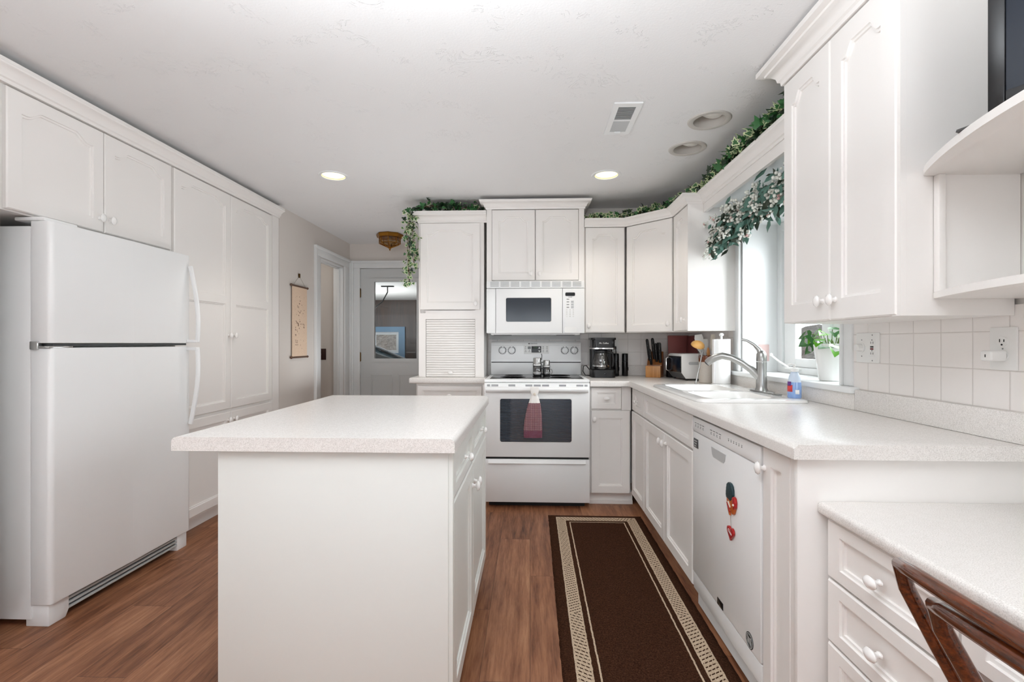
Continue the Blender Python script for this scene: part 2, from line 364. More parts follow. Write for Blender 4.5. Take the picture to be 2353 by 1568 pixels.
# ------------------------------------------------------------------ mesh builder
class MB:
    def __init__(s): s.bm = bmesh.new()
    def _done(s, verts, mi):
        for f in {f for v in verts for f in v.link_faces}: f.material_index = mi
    def box(s, x0, x1, y0, y1, z0, z1, bev=0, mi=0, seg=2, rot=None, at=None):
        r = bmesh.ops.create_cube(s.bm, size=1)['verts']
        bmesh.ops.scale(s.bm, vec=(abs(x1 - x0), abs(y1 - y0), abs(z1 - z0)), verts=r)
        bmesh.ops.translate(s.bm, vec=((x0 + x1) / 2, (y0 + y1) / 2, (z0 + z1) / 2), verts=r)
        if bev > 0:
            es = list({e for v in r for e in v.link_edges})
            g = bmesh.ops.bevel(s.bm, geom=es, offset=bev, segments=seg, profile=0.5, affect='EDGES', clamp_overlap=True)
            r = list(set(g['verts']) | {v for v in r if v.is_valid})
        if rot is not None: bmesh.ops.rotate(s.bm, cent=at or (0, 0, 0), matrix=rot, verts=r)
        s._done(r, mi); return r
    def ring(s, pts):
        return [s.bm.verts.new(p) for p in pts]
    def bridge(s, a, b, mi=0, closed=True):
        n = len(a); fs = []
        for i in range(n if closed else n - 1):
            j = (i + 1) % n
            try:
                f = s.bm.faces.new((a[i], a[j], b[j], b[i])); f.material_index = mi; fs.append(f)
            except ValueError: pass
        return fs
    def cap(s, a, mi=0, flip=False):
        try:
            f = s.bm.faces.new(list(reversed(a)) if flip else a); f.material_index = mi
        except ValueError: pass
    def tube(s, pts, r, seg=10, mi=0, caps=True, flat=None, up=None):
        pts = [Vector(p) for p in pts]; n = len(pts)
        rr = r if isinstance(r, (list, tuple)) else [r] * n
        prev = None; last_n = None
        for i, p in enumerate(pts):
            t = (pts[min(i + 1, n - 1)] - pts[max(i - 1, 0)]).normalized()
            if last_n is None:
                a = Vector(up) if up else (Vector((0, 0, 1)) if abs(t.z) < 0.9 else Vector((1, 0, 0)))
                u = t.cross(a).normalized()
            else:
                u = (last_n - t * last_n.dot(t)).normalized()
            last_n = u; w = t.cross(u)
            fx, fy = flat if flat else (1, 1)
            c = s.ring([p + (u * math.cos(2 * math.pi * k / seg) * fx + w * math.sin(2 * math.pi * k / seg) * fy) * rr[i] for k in range(seg)])
            if prev: s.bridge(prev, c, mi)
            elif caps: s.cap(c, mi, True)
            prev = c
        if caps: s.cap(prev, mi)
    def cyl(s, p0, p1, r0, r1=None, seg=20, mi=0, caps=True):
        s.tube([p0, p1], [r0, r1 if r1 is not None else r0], seg, mi, caps)
    def lathe(s, prof, c=(0, 0, 0), seg=24, mi=0, axis='z', closed_ends=True, sx=1, sy=1):
        prev = None; first = None
        for (r, h) in prof:
            pts = []
            for k in range(seg):
                a = 2 * math.pi * k / seg; x, y = r * math.cos(a) * sx, r * math.sin(a) * sy
                if axis == 'z': q = (x, y, h)
                elif axis == 'y': q = (x, h, y)
                else: q = (h, x, y)
                pts.append((c[0] + q[0], c[1] + q[1], c[2] + q[2]))
            ring = s.ring(pts)
            if prev: s.bridge(prev, ring, mi)
            else: first = ring
            prev = ring
        if closed_ends:
            s.cap(first, mi, True); s.cap(prev, mi)
    def prism(s, poly, axis, a, b, mi=0, bev=0):
        def P(u, v, h):
            return (h, u, v) if axis == 'x' else ((u, h, v) if axis == 'y' else (u, v, h))
        A = s.ring([P(u, v, a) for u, v in poly]); B = s.ring([P(u, v, b) for u, v in poly])
        s.bridge(A, B, mi); s.cap(A, mi, True); s.cap(B, mi)
        if bev:
            es = [e for e in {e for v in A + B for e in v.link_edges}]
            bmesh.ops.bevel(s.bm, geom=es, offset=bev, segments=2, profile=0.5, affect='EDGES', clamp_overlap=True)
    def sphere(s, c, r, seg=10, mi=0, scale=(1, 1, 1)):
        g = bmesh.ops.create_uvsphere(s.bm, u_segments=seg, v_segments=max(4, seg // 2 + 1), radius=r)['verts']
        bmesh.ops.scale(s.bm, vec=scale, verts=g); bmesh.ops.translate(s.bm, vec=c, verts=g); s._done(g, mi)
    def disc(s, c, r, n, seg=16, mi=0):
        n = Vector(n).normalized(); a = Vector((0, 0, 1)) if abs(n.z) < 0.9 else Vector((1, 0, 0)); u = n.cross(a).normalized(); w = n.cross(u)
        s.cap(s.ring([Vector(c) + (u * math.cos(2 * math.pi * k / seg) + w * math.sin(2 * math.pi * k / seg)) * r for k in range(seg)]), mi)
    def build(s, name, mats, parent=None, loc=(0, 0, 0), rot=(0, 0, 0), smooth=35, fix=True):
        if fix: bmesh.ops.recalc_face_normals(s.bm, faces=s.bm.faces)
        me = bpy.data.meshes.new(name); s.bm.to_mesh(me); s.bm.free()
        for m in (mats if isinstance(mats, (list, tuple)) else [mats]): me.materials.append(MATS[m])
        me.polygons.foreach_set('use_smooth', [True] * len(me.polygons)); me.set_sharp_from_angle(angle=R(smooth))
        return link(name, me, parent, loc, rot)
def link(name, me, parent=None, loc=(0, 0, 0), rot=(0, 0, 0)):
    o = bpy.data.objects.new(name, me); COL.objects.link(o); o.location = loc; o.rotation_euler = rot
    if parent: o.parent = parent
    return o
def thing(name, label, cat, loc=(0, 0, 0), rz=0, group=None):
    o = bpy.data.objects.new(name, None); COL.objects.link(o); o.location = loc; o.rotation_euler = (0, 0, rz)
    o.empty_display_size = 0.05
    return tag(o, label, cat, group)
def tag(o, label, cat, group=None):
    o['label'] = label; o['category'] = cat
    if group: o['group'] = group
    return o
def struct(o): o['kind'] = 'structure'; return o
def copy_tree(o, parent=None):
    c = o.copy(); COL.objects.link(c)
    if parent: c.parent = parent
    for ch in list(o.children): copy_tree(ch, c)
    return c
def text(name, s, size, mat, parent, loc, rot, ext=0.0004, align='CENTER', sx=1):
    cu = bpy.data.curves.new(name, 'FONT'); cu.body = s; cu.size = size; cu.extrude = ext; cu.align_x = align; cu.align_y = 'CENTER'
    t = bpy.data.objects.new(name, cu); COL.objects.link(t)
    bpy.context.view_layer.update()
    me = bpy.data.meshes.new_from_object(t.evaluated_get(bpy.context.evaluated_depsgraph_get()))
    bpy.data.objects.remove(t); bpy.data.curves.remove(cu)
    me.name = name; me.materials.clear(); me.materials.append(MATS[mat])
    o = link(name, me, parent, loc, rot); o.scale = (sx, 1, 1); return o
FRONT = (R(90), 0, 0)      # lettering that faces the local -Y side

# ------------------------------------------------------------------ cabinet doors
def offset_poly(p, d):
    n = len(p); out = []
    for i in range(n):
        a, b, c = Vector(p[i - 1]), Vector(p[i]), Vector(p[(i + 1) % n])
        e1 = (b - a).normalized(); e2 = (c - b).normalized()
        n1 = Vector((-e1.y, e1.x)); n2 = Vector((-e2.y, e2.x)); m = n1 + n2
        m = m / max(0.35, m.dot(n1)) if m.length > 1e-6 else n1
        out.append(tuple(b + m * d))
    return out
def panel_loop(x0, x1, z0, z1, arch):
    p = [(x0, z0), (x1, z0), (x1, z1)]
    if arch:
        w = x1 - x0; top = []
        N = 9
        s0, s1 = min(0.04 * w + 0.006, 0.03), min(0.26 * w, 0.10)
        for k in range(N):
            t = k / (N - 1); h = arch * (1 - math.cos(math.pi * t)) / 2 * (0.55 + 0.45 * t)
            top.append((s0 + (s1 - s0) * t, h))
        p += [(x1 - u, z1 + h) for u, h in top] + [(x0 + u, z1 + h) for u, h in reversed(top)]
    p.append((x0, z1))
    return p
def door_mesh(name, w, h, stile=0.055, rail=0.055, arch=0, mid=None, mat='cabinet_paint', t=0.02, top=None):
    mb = MB(); bm = mb.bm
    def L(p, y): return mb.ring([(u, y, v) for u, v in p])
    rect = lambda e: [(e, e), (w - e, e), (w - e, h - e), (e, h - e)]
    back = L(rect(0), t); side = L(rect(0), 0.005); fr = L(rect(0.004), 0)
    mb.bridge(back, side); mb.bridge(side, fr); mb.cap(back)
    loops = []; toprail = top if top else (rail + arch)
    spans = [(rail, h - toprail, arch)] if mid is None else [(rail, mid - rail / 2, 0), (mid + rail / 2, h - toprail, arch)]
    edges = [bm.edges.get((fr[i], fr[(i + 1) % 4])) for i in range(4)]
    for z0, z1, ar in spans:
        p = panel_loop(stile, w - stile, z0, z1, ar)
        a = L(p, 0); b = L(offset_poly(p, 0.0015), 0.006); c = L(offset_poly(p, 0.009), 0.0066); d = L(offset_poly(p, 0.0105), 0.0125)
        mb.bridge(a, b); mb.bridge(b, c); mb.bridge(c, d)
        es = [bm.edges.get((d[i], d[(i + 1) % len(d)])) for i in range(len(d))]
        bmesh.ops.triangle_fill(bm, edges=es, use_beauty=True)
        edges += [bm.edges.get((a[i], a[(i + 1) % len(a)])) for i in range(len(a))]
    bmesh.ops.triangle_fill(bm, edges=edges, use_beauty=True)
    bmesh.ops.recalc_face_normals(bm, faces=bm.faces)
    me = bpy.data.meshes.new(name); bm.to_mesh(me); bm.free(); me.materials.append(MATS[mat])
    me.polygons.foreach_set('use_smooth', [True] * len(me.polygons)); me.set_sharp_from_angle(angle=R(25))
    return me
def knob_mesh():
    mb = MB()
    mb.lathe([(0.010, 0), (0.010, -0.003), (0.007, -0.006), (0.0065, -0.012), (0.010, -0.016), (0.0185, -0.019), (0.0205, -0.023), (0.017, -0.028), (0.009, -0.0315), (0.002, -0.0325)], axis='y', seg=20, sx=1.0, sy=0.72)
    o = mb.build('knob', 'knob_ceramic'); me = o.data; bpy.data.objects.remove(o); return me
KNOB = knob_mesh()
def add_knob(parent, x, z, tall=True):
    return link('knob', KNOB, parent, (x, 0, z), (0, R(90) if tall else 0, 0))
def add_door(root, x0, x1, z0, z1, knob=None, tall=True, arch=0, name='door', y=0.0, label=None, **kw):
    d = link(name, door_mesh(name, x1 - x0, z1 - z0, arch=arch, **kw), root, (x0, y, z0))
    if knob: add_knob(d, knob[0] - x0, knob[1] - z0, tall)
    return d
def add_drawer(root, x0, x1, z0, z1, knob=True, name='drawer', y=0.0, stile=0.04, rail=0.036, **kw):
    d = link(name, door_mesh(name, x1 - x0, z1 - z0, stile=stile, rail=rail, **kw), root, (x0, y, z0))
    if knob: add_knob(d, (x1 - x0) / 2, (z1 - z0) / 2, False)
    return d
def crown(mb, pts, z0, h=0.065, out=0.06, mi=0):
    """crown moulding along plan polyline pts (outward to the left of travel)"""
    prof = [(0.0, 0.0), (0.006, 0.0), (0.008, 0.012), (0.016, 0.016), (0.02, 0.030), (0.036, 0.044), (0.05, 0.049), (0.052, 0.056), (out, 0.058), (out, h), (0.0, h)]
    n = len(pts); rings = []
    for i, p in enumerate(pts):
        p = Vector(p)
        e1 = (p - Vector(pts[i - 1])).normalized() if i > 0 else None
        e2 = (Vector(pts[i + 1]) - p).normalized() if i < n - 1 else None
        n1 = Vector((-e1.y, e1.x)) if e1 else None; n2 = Vector((-e2.y, e2.x)) if e2 else None
        m = n1 if n2 is None else (n2 if n1 is None else n1 + n2); base = n1 or n2
        m = m / m.dot(base)
        rings.append(mb.ring([(p.x + m.x * o, p.y + m.y * o, z0 + z * h / 0.065) for o, z in prof]))
    for a, b in zip(rings, rings[1:]): mb.bridge(a, b, mi)
    mb.cap(rings[0], mi); mb.cap(rings[-1], mi, True)

# ------------------------------------------------------------------ room shell
def S(name, boxes, mat, bev=0):
    mb = MB()
    for b in boxes: mb.box(*b, bev=bev)
    return struct(mb.build(name, mat))
S('floor', [(-3.8, 2.0, YR - 0.3, 5.57, -0.12, 0.0)], 'floor_planks')

def ring_pts(cx, cy, r, n=40): return [(cx + r * math.cos(2 * math.pi * k / n), cy + r * math.sin(2 * math.pi * k / n)) for k in range(n)]
LIT = [(-1.348, 3.22), (0.52, 3.275)]; OFF = [(0.922, 2.49), (0.926, 2.845)]
def build_ceiling():
    mb = MB(); bm = mb.bm; es = []
    loops = [[(-3.8, YR - 0.3), (1.35, YR - 0.3), (1.35, 5.57), (-3.8, 5.57)]] + [ring_pts(x, y, 0.083) for x, y in LIT + OFF]
    for p in loops:
        v = mb.ring([(x, y, CEIL) for x, y in p]); es += [bm.edges.new((v[i], v[(i + 1) % len(v)])) for i in range(len(v))]
    bmesh.ops.triangle_fill(bm, edges=es, use_beauty=True)
    for f in bm.faces:
        if f.normal.z > 0: f.normal_flip()
    mb.box(-3.9, 1.6, YR - 0.35, 5.6, 2.56, 2.62)
    struct(mb.build('ceiling', 'ceiling_texture', fix=False))
build_ceiling()
ZT = 2.6
# left wall (flush with the pantry) with the doorway
S('wall_left', [(XL - 0.11, XL, 3.895, 4.655, 0, ZT), (XL - 0.11, XL, 5.265, YD, 0, ZT), (XL - 0.11, XL, 4.655, 5.265, 2.045, ZT),
                (-2.83, -2.73, 0.6, 3.895, 0, ZT), (-3.8, XL - 0.11, 3.895, 3.995, 0, ZT), (-2.83, XL - 0.1, 0.5, 0.6, 0, ZT), (XL - 0.1, XL, YR, -2.55, 0, ZT), (XL - 0.1, XL, -0.95, 0.6, 0, ZT), (XL - 0.1, XL, -2.55, -0.95, 0, 0.85), (XL - 0.1, XL, -2.55, -0.95, 2.05, ZT)], 'wall_paint')
S('wall_side_room', [(-3.7, XL - 0.11, 5.33, 5.42, 0, ZT), (-3.8, -3.7, 3.995, 5.42, 0, ZT)], 'wall_paint')
S('wall_back', [(-3.8, -1.985, YD, YD + 0.12, 0, ZT), (-1.12, -0.8, YD, YD + 0.12, 0, ZT), (-1.985, -1.12, YD, YD + 0.12, 2.065, ZT)], 'wall_paint')
S('wall_hall', [(-0.9, -0.8, YW, YD, 0, ZT)], 'wall_paint')
S('wall_stove', [(-0.9, XW + 0.2, YW, YW + 0.11, 0, ZT)], 'wall_paint')
S('wall_right', [(XW, XW + 0.22, YR, -2.55, 0, ZT), (XW, XW + 0.22, -2.55, -0.95, 0, 0.85), (XW, XW + 0.22, -2.55, -0.95, 2.05, ZT), (XW, XW + 0.22, -0.95, 2.10, 0, ZT), (XW, XW + 0.22, 3.085, YW + 0.11, 0, ZT),
                 (XW, XW + 0.22, 2.10, 3.085, 0, 0.985), (XW, XW + 0.22, 2.10, 3.085, 1.955, ZT)], 'wall_white')
S('wall_rear', [(-3.8, -1.7, YR - 0.12, YR, 0, ZT), (1.1, XW + 0.2, YR - 0.12, YR, 0, ZT), (-1.7, 1.1, YR - 0.12, YR, 2.15, ZT)], 'wall_white')
# patio door frame and side window frame behind the camera
S('window_3', [(-1.7, -1.62, YR - 0.1, YR, 0, 2.15), (1.02, 1.1, YR - 0.1, YR, 0, 2.15), (-0.34, -0.24, YR - 0.1, YR, 0, 2.15), (-1.62, 1.02, YR - 0.1, YR, 2.07, 2.15), (-1.62, 1.02, YR - 0.1, YR, 0, 0.08)], 'trim_white')
S('window_4', [(XW + 0.02, XW + 0.1, -2.55, -2.48, 0.85, 2.05), (XW + 0.02, XW + 0.1, -1.02, -0.95, 0.85, 2.05), (XW + 0.02, XW + 0.1, -1.79, -1.71, 0.85, 2.05), (XW + 0.02, XW + 0.1, -2.48, -1.02, 0.85, 0.92), (XW + 0.02, XW + 0.1, -2.48, -1.02, 1.98, 2.05)], 'trim_white')

S('added_window', [(XL - 0.09, XL - 0.02, a, b, 0.85, 2.05) for a, b in ((-2.55, -2.48), (-1.02, -0.95), (-1.79, -1.71))] + [(XL - 0.09, XL - 0.02, a, b, z0, z0 + 0.07) for a, b in ((-2.48, -1.79), (-1.71, -1.02)) for z0 in (0.85, 1.98)], 'trim_white')  # invented left window, added only to admit the left fill light
# doorway casing (left wall) and jambs
def casing_boxes():
    b = []
    x0, x1 = XL, XL + 0.018
    b.append((x0, x1, 4.5601, 4.65, 0, 2.05)); b.append((x0, x1, 5.27, 5.3999, 0, 2.05)); b.append((x0, x1, 4.5601, 5.3999, 2.0501, 2.1149))
    b.append((x0, x1 + 0.012, 4.53, 4.56, 0, 2.115)); b.append((x0, x1 + 0.012, 5.40, 5.43, 0, 2.115)); b.append((x0, x1 + 0.012, 4.53, 5.43, 2.1151, 2.145))
    b.append((XL - 0.111, XL - 0.0005, 4.6555, 4.668, 0, 2.03)); b.append((XL - 0.111, XL - 0.0005, 5.252, 5.2645, 0, 2.03)); b.append((XL - 0.111, XL - 0.0005, 4.6555, 5.2645, 2.0301, 2.0445))
    b.append((XL - 0.07, XL - 0.04, 5.240, 5.2519, 0, 2.018)); b.append((XL - 0.07, XL - 0.04, 4.669, 5.251, 2.0182, 2.03))
    return b
S('trim_1', casing_boxes(), 'trim_white', 0.003)
# back door casing
S('trim_2', [(-2.0399, -1.966, YD - 0.018, YD - 0.0002, 0, 2.055), (-1.139, -1.04, YD - 0.018, YD - 0.0002, 0, 2.055), (-2.0399, -1.04, YD - 0.018, YD - 0.0002, 2.0552, 2.1148),
             (-2.065, -2.04, YD - 0.03, YD - 0.0002, 0, 2.1148), (-2.065, -1.04, YD - 0.03, YD - 0.0002, 2.115, 2.14), (-1.9845, -1.9655, YD + 0.0002, YD + 0.12, 0, 2.06), (-1.1395, -1.1205, YD + 0.0002, YD + 0.12, 0, 2.06)], 'trim_white', 0.003)
# back door with a glazed upper half
def back_door():
    d = struct(bpy.data.objects.new('door_1', None)); COL.objects.link(d); d.location = (-1.963, YD + 0.005, 0)
    w = 0.82; g0, g1, gz0, gz1 = 0.13, 0.69, 0.985, 1.925
    mb = MB()
    mb.box(0, g0, 0, 0.04, 0.01, 2.05); mb.box(g1, w, 0, 0.04, 0.01, 2.05); mb.box(g0, g1, 0, 0.04, gz1, 2.05); mb.box(g0, g1, 0, 0.04, 0.01, gz0)
    mb.build('door_leaf', 'door_grey', d)
    mb = MB()
    for a in ((g0 - 0.012, g0 + 0.034, gz0 - 0.012, gz1 + 0.012), (g1 - 0.034, g1 + 0.012, gz0 - 0.012, gz1 + 0.012)): mb.box(a[0], a[1], -0.012, 0.03, a[2], a[3])
    mb.box(g0 + 0.0342, g1 - 0.0342, -0.0118, 0.03, gz0 - 0.0118, gz0 + 0.026); mb.box(g0 + 0.0342, g1 - 0.0342, -0.0118, 0.03, gz1 - 0.026, gz1 + 0.0118)
    mb.build('glazing_bead', 'door_grey', d)
    mb = MB(); mb.box(g0 + 0.03, g1 - 0.03, 0.016, 0.02, gz0 + 0.02, gz1 - 0.02); mb.build('pane', 'pane_glass', d)
    for x0 in (0.125, 0.445):
        o = link('raised_panel', door_mesh('raised_panel', 0.25, 0.66, 0.012, 0.012, mat='door_grey', t=0.012), d, (x0, -0.006, 0.17))
    for z in (0.24, 1.03, 1.77):
        mb = MB(); mb.box(-0.012, 0.006, -0.014, -0.002, z - 0.05, z + 0.05, 0.002); mb.cyl((-0.004, -0.012, z - 0.055), (-0.004, -0.012, z + 0.055), 0.006, seg=10); mb.build('hinge', 'dark_brass', d)
    mb = MB(); mb.cyl((0.76, 0, 0.93), (0.76, -0.05, 0.93), 0.012, seg=14); mb.sphere((0.76, -0.06, 0.93), 0.028, 14); mb.build('door_knob', 'brass', d)
back_door()

# kitchen window in the right wall: lining, casing, sill, frame
S('trim_3', [(XW - 0.004, 1.64, 3.072, 3.084, 1.0125, 1.9545), (XW - 0.004, 1.64, 2.101, 2.112, 1.0125, 1.9545), (XW - 0.004, 1.64, 2.112, 3.072, 1.94, 1.9545)], 'trim_white')
S('trim_4', [(XW - 0.016, XW - 0.0005, 3.105, 3.19, 1.013, 1.975), (XW - 0.016, XW - 0.0005, 2.03, 2.085, 1.013, 1.975), (XW - 0.016, XW - 0.0005, 2.03, 3.19, 1.975, 2.03), (XW - 0.024, XW - 0.0045, 3.085, 3.105, 1.013, 1.974), (XW - 0.024, XW - 0.0045, 2.085, 2.10, 1.013, 1.974)], 'trim_white', 0.003)
S('trim_5', [(XW - 0.045, XW, 1.995, 3.22, 0.9855, 1.012), (XW, 1.64, 2.101, 3.084, 0.9855, 1.012)], 'trim_white', 0.006)
def kitchen_window():
    w = struct(bpy.data.objects.new('window_1', None)); COL.objects.link(w)
    X0, X1 = 1.56, 1.63
    mb = MB()
    mb.box(X0, X1, 2.113, 2.17, 1.013, 1.939); mb.box(X0, X1, 3.02, 3.071, 1.013, 1.939)
    for y0, y1 in ((2.17, 2.545), (2.60, 3.02)): mb.box(X0, X1, y0, y1, 1.013, 1.05); mb.box(X0, X1, y0, y1, 1.89, 1.939)
    mb.box(X0, X1, 2.545, 2.60, 1.013, 1.939)
    mb.build('window_frame', 'trim_white', w)
    for y0, y1 in ((2.60, 3.02), (2.17, 2.545)):
        mb = MB(); a, b = y0 + 0.005, y1 - 0.005; s = 0.07 if y0 > 2.5 else 0.05
        e = 0.055 if y0 > 2.5 else 0.05
        mb.box(X0 + 0.015, X0 + 0.05, a, a + 0.03, 1.052, 1.888); mb.box(X0 + 0.015, X0 + 0.05, b - s - 0.05, b, 1.052, 1.888)
        mb.box(X0 + 0.0155, X0 + 0.0495, a + 0.03, b - s - 0.05, 1.052, 1.10); mb.box(X0 + 0.0155, X0 + 0.0495, a + 0.03, b - s - 0.05, 1.84, 1.888)
        sh = mb.build('sash', 'trim_white', w)
        mb = MB(); mb.box(X0 + 0.03, X0 + 0.034, a + 0.02, b - s - 0.03, 1.09, 1.85); mb.build('pane', 'pane_glass', sh)
    mb = MB()
    mb.box(X0 - 0.03, X0 + 0.01, 2.80, 2.93, 1.035, 1.05, 0.004); mb.tube([(X0 - 0.025, 2.90, 1.05), (X0 - 0.05, 2.95, 1.08), (X0 - 0.075, 2.99, 1.115)], 0.006, 8)
    mb.sphere((X0 - 0.077, 2.993, 1.12), 0.011, 8)
    mb.build('crank_handle', 'plastic_white', w)
kitchen_window()
# outside: rising ground covered in dry brush
def hillside():
    mb = MB(); bm = mb.bm; nx, ny = 24, 40; vs = []
    for i in range(nx + 1):
        row = []
        for j in range(ny + 1):
            x = 2.6 + 7.5 * i / nx; y = -3 + 15 * j / ny
            z = 0.2 + 0.62 * (x - 2.6) * 0.5 + 0.10 * math.sin(x * 3.1 + y * 2.3) + 0.08 * math.sin(y * 5.7 - x) + random.uniform(-0.05, 0.05)
            row.append(bm.verts.new((x, y, z)))
        vs.append(row)
    for i in range(nx):
        for j in range(ny): bm.faces.new((vs[i][j], vs[i + 1][j], vs[i + 1][j + 1], vs[i][j + 1]))
    o = struct(mb.build('hillside', 'brushwood'))
    mb = MB(); bm = mb.bm; vs = []
    for i in range(25):
        row = []
        for j in range(25):
            x = -9 + 12 * i / 24; y = 12.6 + 7 * j / 24
            row.append(bm.verts.new((x, y, -0.1 + 0.32 * (y - 12.6) + 0.1 * math.sin(x * 3 + y * 2) + random.uniform(-0.05, 0.05))))
        vs.append(row)
    for i in range(24):
        for j in range(24): bm.faces.new((vs[i][j], vs[i + 1][j], vs[i + 1][j + 1], vs[i][j + 1]))
    struct(mb.build('bank_of_ground', 'brushwood'))
hillside()

# tile bands
S('trim_6', [(XW - 0.008, XW, 1.25, 2.03, 0.99, 1.30), (XW - 0.008, XW, 3.20, YW, 0.99, 1.30)], 'tile_right')
S('trim_7', [(-0.36, XW - 0.008, YW - 0.008, YW, 0.88, 1.30)], 'tile_back')
S('trim_8', [(-0.345, 0.425, YW - 0.024, YW - 0.008, 1.222, 1.27)], 'light_grey')
S('baseboard_left', [(XL, XL + 0.012, 3.9, 4.53, 0, 0.09)], 'trim_white', 0.003)

# garage beyond the back door
S('garage_floor', [(-7, 0.5, YD + 0.12, 12.1, -0.3, -0.2)], 'concrete')
S('garage_ceiling', [(-7, 0.5, YD + 0.12, 12.1, 2.28, 2.36)], 'wall_white')
S('wall_garage', [(-7, -5.2, 12.0, 12.12, -0.2, 2.3), (-3.33, 0.5, 12.0, 12.12, -0.2, 2.3), (-5.2, -3.33, 12.0, 12.12, -0.2, 0.93), (-5.2, -3.33, 12.0, 12.12, 1.47, 2.3),
                  (-7.1, -7, 5.57, 12.1, -0.2, 2.3), (0.5, 0.6, 5.57, 12.1, -0.2, 2.3)], 'garage_panel')
S('trim_9', [(x, x + 0.05, 11.985, 12.0, -0.2, 2.28) for x in (-6.4, -5.9, -5.45, -2.95, -2.55, -2.15)], 'garage_panel')
S('window_2', [(-5.36, -5.2, 11.95, 11.999, 0.80, 1.60), (-3.33, -3.17, 11.95, 11.999, 0.80, 1.60), (-5.2, -3.33, 11.95, 11.999, 1.47, 1.60), (-5.2, -3.33, 11.95, 11.999, 0.80, 0.93)], 'blue_frame')
S('window_5', [(-3.40, -3.332, 12.0, 12.06, 0.932, 1.468), (-5.198, -3.40, 12.0, 12.06, 1.40, 1.468), (-5.198, -3.40, 12.0, 12.06, 0.932, 1.0), (-4.02, -3.94, 12.0, 12.06, 1.0, 1.40)], 'trim_white')

# ------------------------------------------------------------------ ceiling fixtures
def recessed(i, x, y, lit, label, tilt=0):
    t = thing('recessed_light', label, 'ceiling light', (x, y, CEIL), 0, 'recessed ceiling lights')
    mb = MB(); ro = 0.1 if lit else 0.107
    mb.lathe([(0.078, 0.0), (0.078, -0.004), (0.086, -0.007), (ro - 0.004, -0.006), (ro, -0.001), (ro, 0.0)], seg=40, closed_ends=False)
    mb.build('trim_ring', 'can_interior' if not lit else 'trim_white', t)
    mb = MB(); mb.lathe([(0.081, 0.0), (0.079, 0.02), (0.074, 0.075 if not lit else 0.03), (0.07, 0.08 if not lit else 0.034), (0.002, 0.082 if not lit else 0.035)], seg=40, closed_ends=False); mb.build('housing', 'can_interior', t)
    if lit:
        mb = MB(); mb.lathe([(0.0755, 0.012), (0.074, 0.006), (0.045, 0.003), (0.001, 0.002)], seg=40, closed_ends=False); mb.build('lens', 'lit_lens', t)
        lamp('recessed_lamp', 'SPOT', (x, y, CEIL - 0.02), (0, 0, 0), 9, (1, 0.93, 0.84), 0.06, spot=R(115))
    else:
        mb = MB(); mb.lathe([(0.062, 0.078), (0.062, 0.05), (0.052, 0.036), (0.03, 0.026), (0.001, 0.022)], seg=32, closed_ends=False); b = mb.build('bulb', 'bulb_white', t, (0, 0, 0))
        b.rotation_euler = (0, R(14), 0)
recessed(0, *LIT[0], True, 'lit recessed ceiling light above the aisle by the pantry')
recessed(1, *LIT[1], True, 'lit recessed ceiling light in front of the corner cabinets')
recessed(2, *OFF[0], False, 'unlit recessed light nearer the air vent, with white bulb showing')
recessed(3, *OFF[1], False, 'unlit recessed light between the vent and the ivy, smaller bulb visible')
def vent():
    t = thing('air_vent', 'white rectangular ceiling air vent with grey louvres', 'vent', (0.47, 2.455, CEIL))
    mb = MB(); w, l = 0.068, 0.17
    for b in ((-w, -0.042, -l, l), (0.042, w, -l, l), (-0.042, 0.042, -l, -0.135), (-0.042, 0.042, 0.135, l), (-0.042, 0.042, 0.0, 0.012)): mb.box(b[0], b[1], b[2], b[3], -0.008, -0.0005)
    mb.build('frame', 'trim_white', t)
    for k in range(26):
        y = -0.13 + k * 0.0104
        if abs(y - 0.006) < 0.008: continue
        mb = MB(); mb.box(-0.042, 0.042, -0.0045, 0.0045, -0.0008, 0.0008)
        o = mb.build('slat', 'light_grey', t, (0, y, -0.005), (R(35 if y < 0 else -35), 0, 0))
    mb = MB(); mb.box(-0.042, 0.042, -0.135, 0.135, -0.0012, -0.0004); mb.build('duct_opening', 'mid_grey', t)
    mb = MB(); mb.box(-0.016, 0.016, 0.128, 0.15, -0.016, -0.007, 0.002); mb.build('damper_lever', 'trim_white', t)
vent()
def hall_light():
    t = thing('flush_ceiling_light', 'small brass and glass octagonal ceiling light by the garage door', 'ceiling light', (-1.48, 4.98, CEIL), R(8))
    mb = MB(); mb.lathe([(0.05, 0), (0.135, 0), (0.142, -0.012), (0.132, -0.04), (0.115, -0.042)], seg=8); mb.build('canopy', 'brass', t)
    mb = MB()
    P1 = [(0.11 * math.cos(2 * math.pi * k / 8), 0.11 * math.sin(2 * math.pi * k / 8)) for k in range(8)]
    for k in range(8):
        a, b = P1[k], P1[(k + 1) % 8]
        mb.tube([(a[0], a[1], -0.04), (a[0], a[1], -0.1)], 0.004, 6); mb.tube([(a[0], a[1], -0.1), (b[0], b[1], -0.1)], 0.0045, 6)
        mb.tube([(a[0], a[1], -0.07), (b[0], b[1], -0.07)], 0.0025, 6)
        mb.tube([(a[0], a[1], -0.1), (a[0] * 0.1, a[1] * 0.1, -0.145)], 0.0045, 6)
    mb.lathe([(0.002, -0.14), (0.014, -0.145), (0.012, -0.155), (0.005, -0.16), (0.008, -0.168), (0.001, -0.175)], seg=12)
    mb.build('cage', 'brass', t)
    mb = MB(); mb.lathe([(0.106, -0.042), (0.106, -0.098), (0.012, -0.14)], seg=8, closed_ends=False); mb.build('glass_panels', 'lantern_glass', t)
    mb = MB(); mb.sphere((0, 0, -0.075), 0.028, 12); mb.cyl((0, 0, -0.04), (0, 0, -0.06), 0.014); mb.build('bulb', 'bulb_white', t)
hall_light()

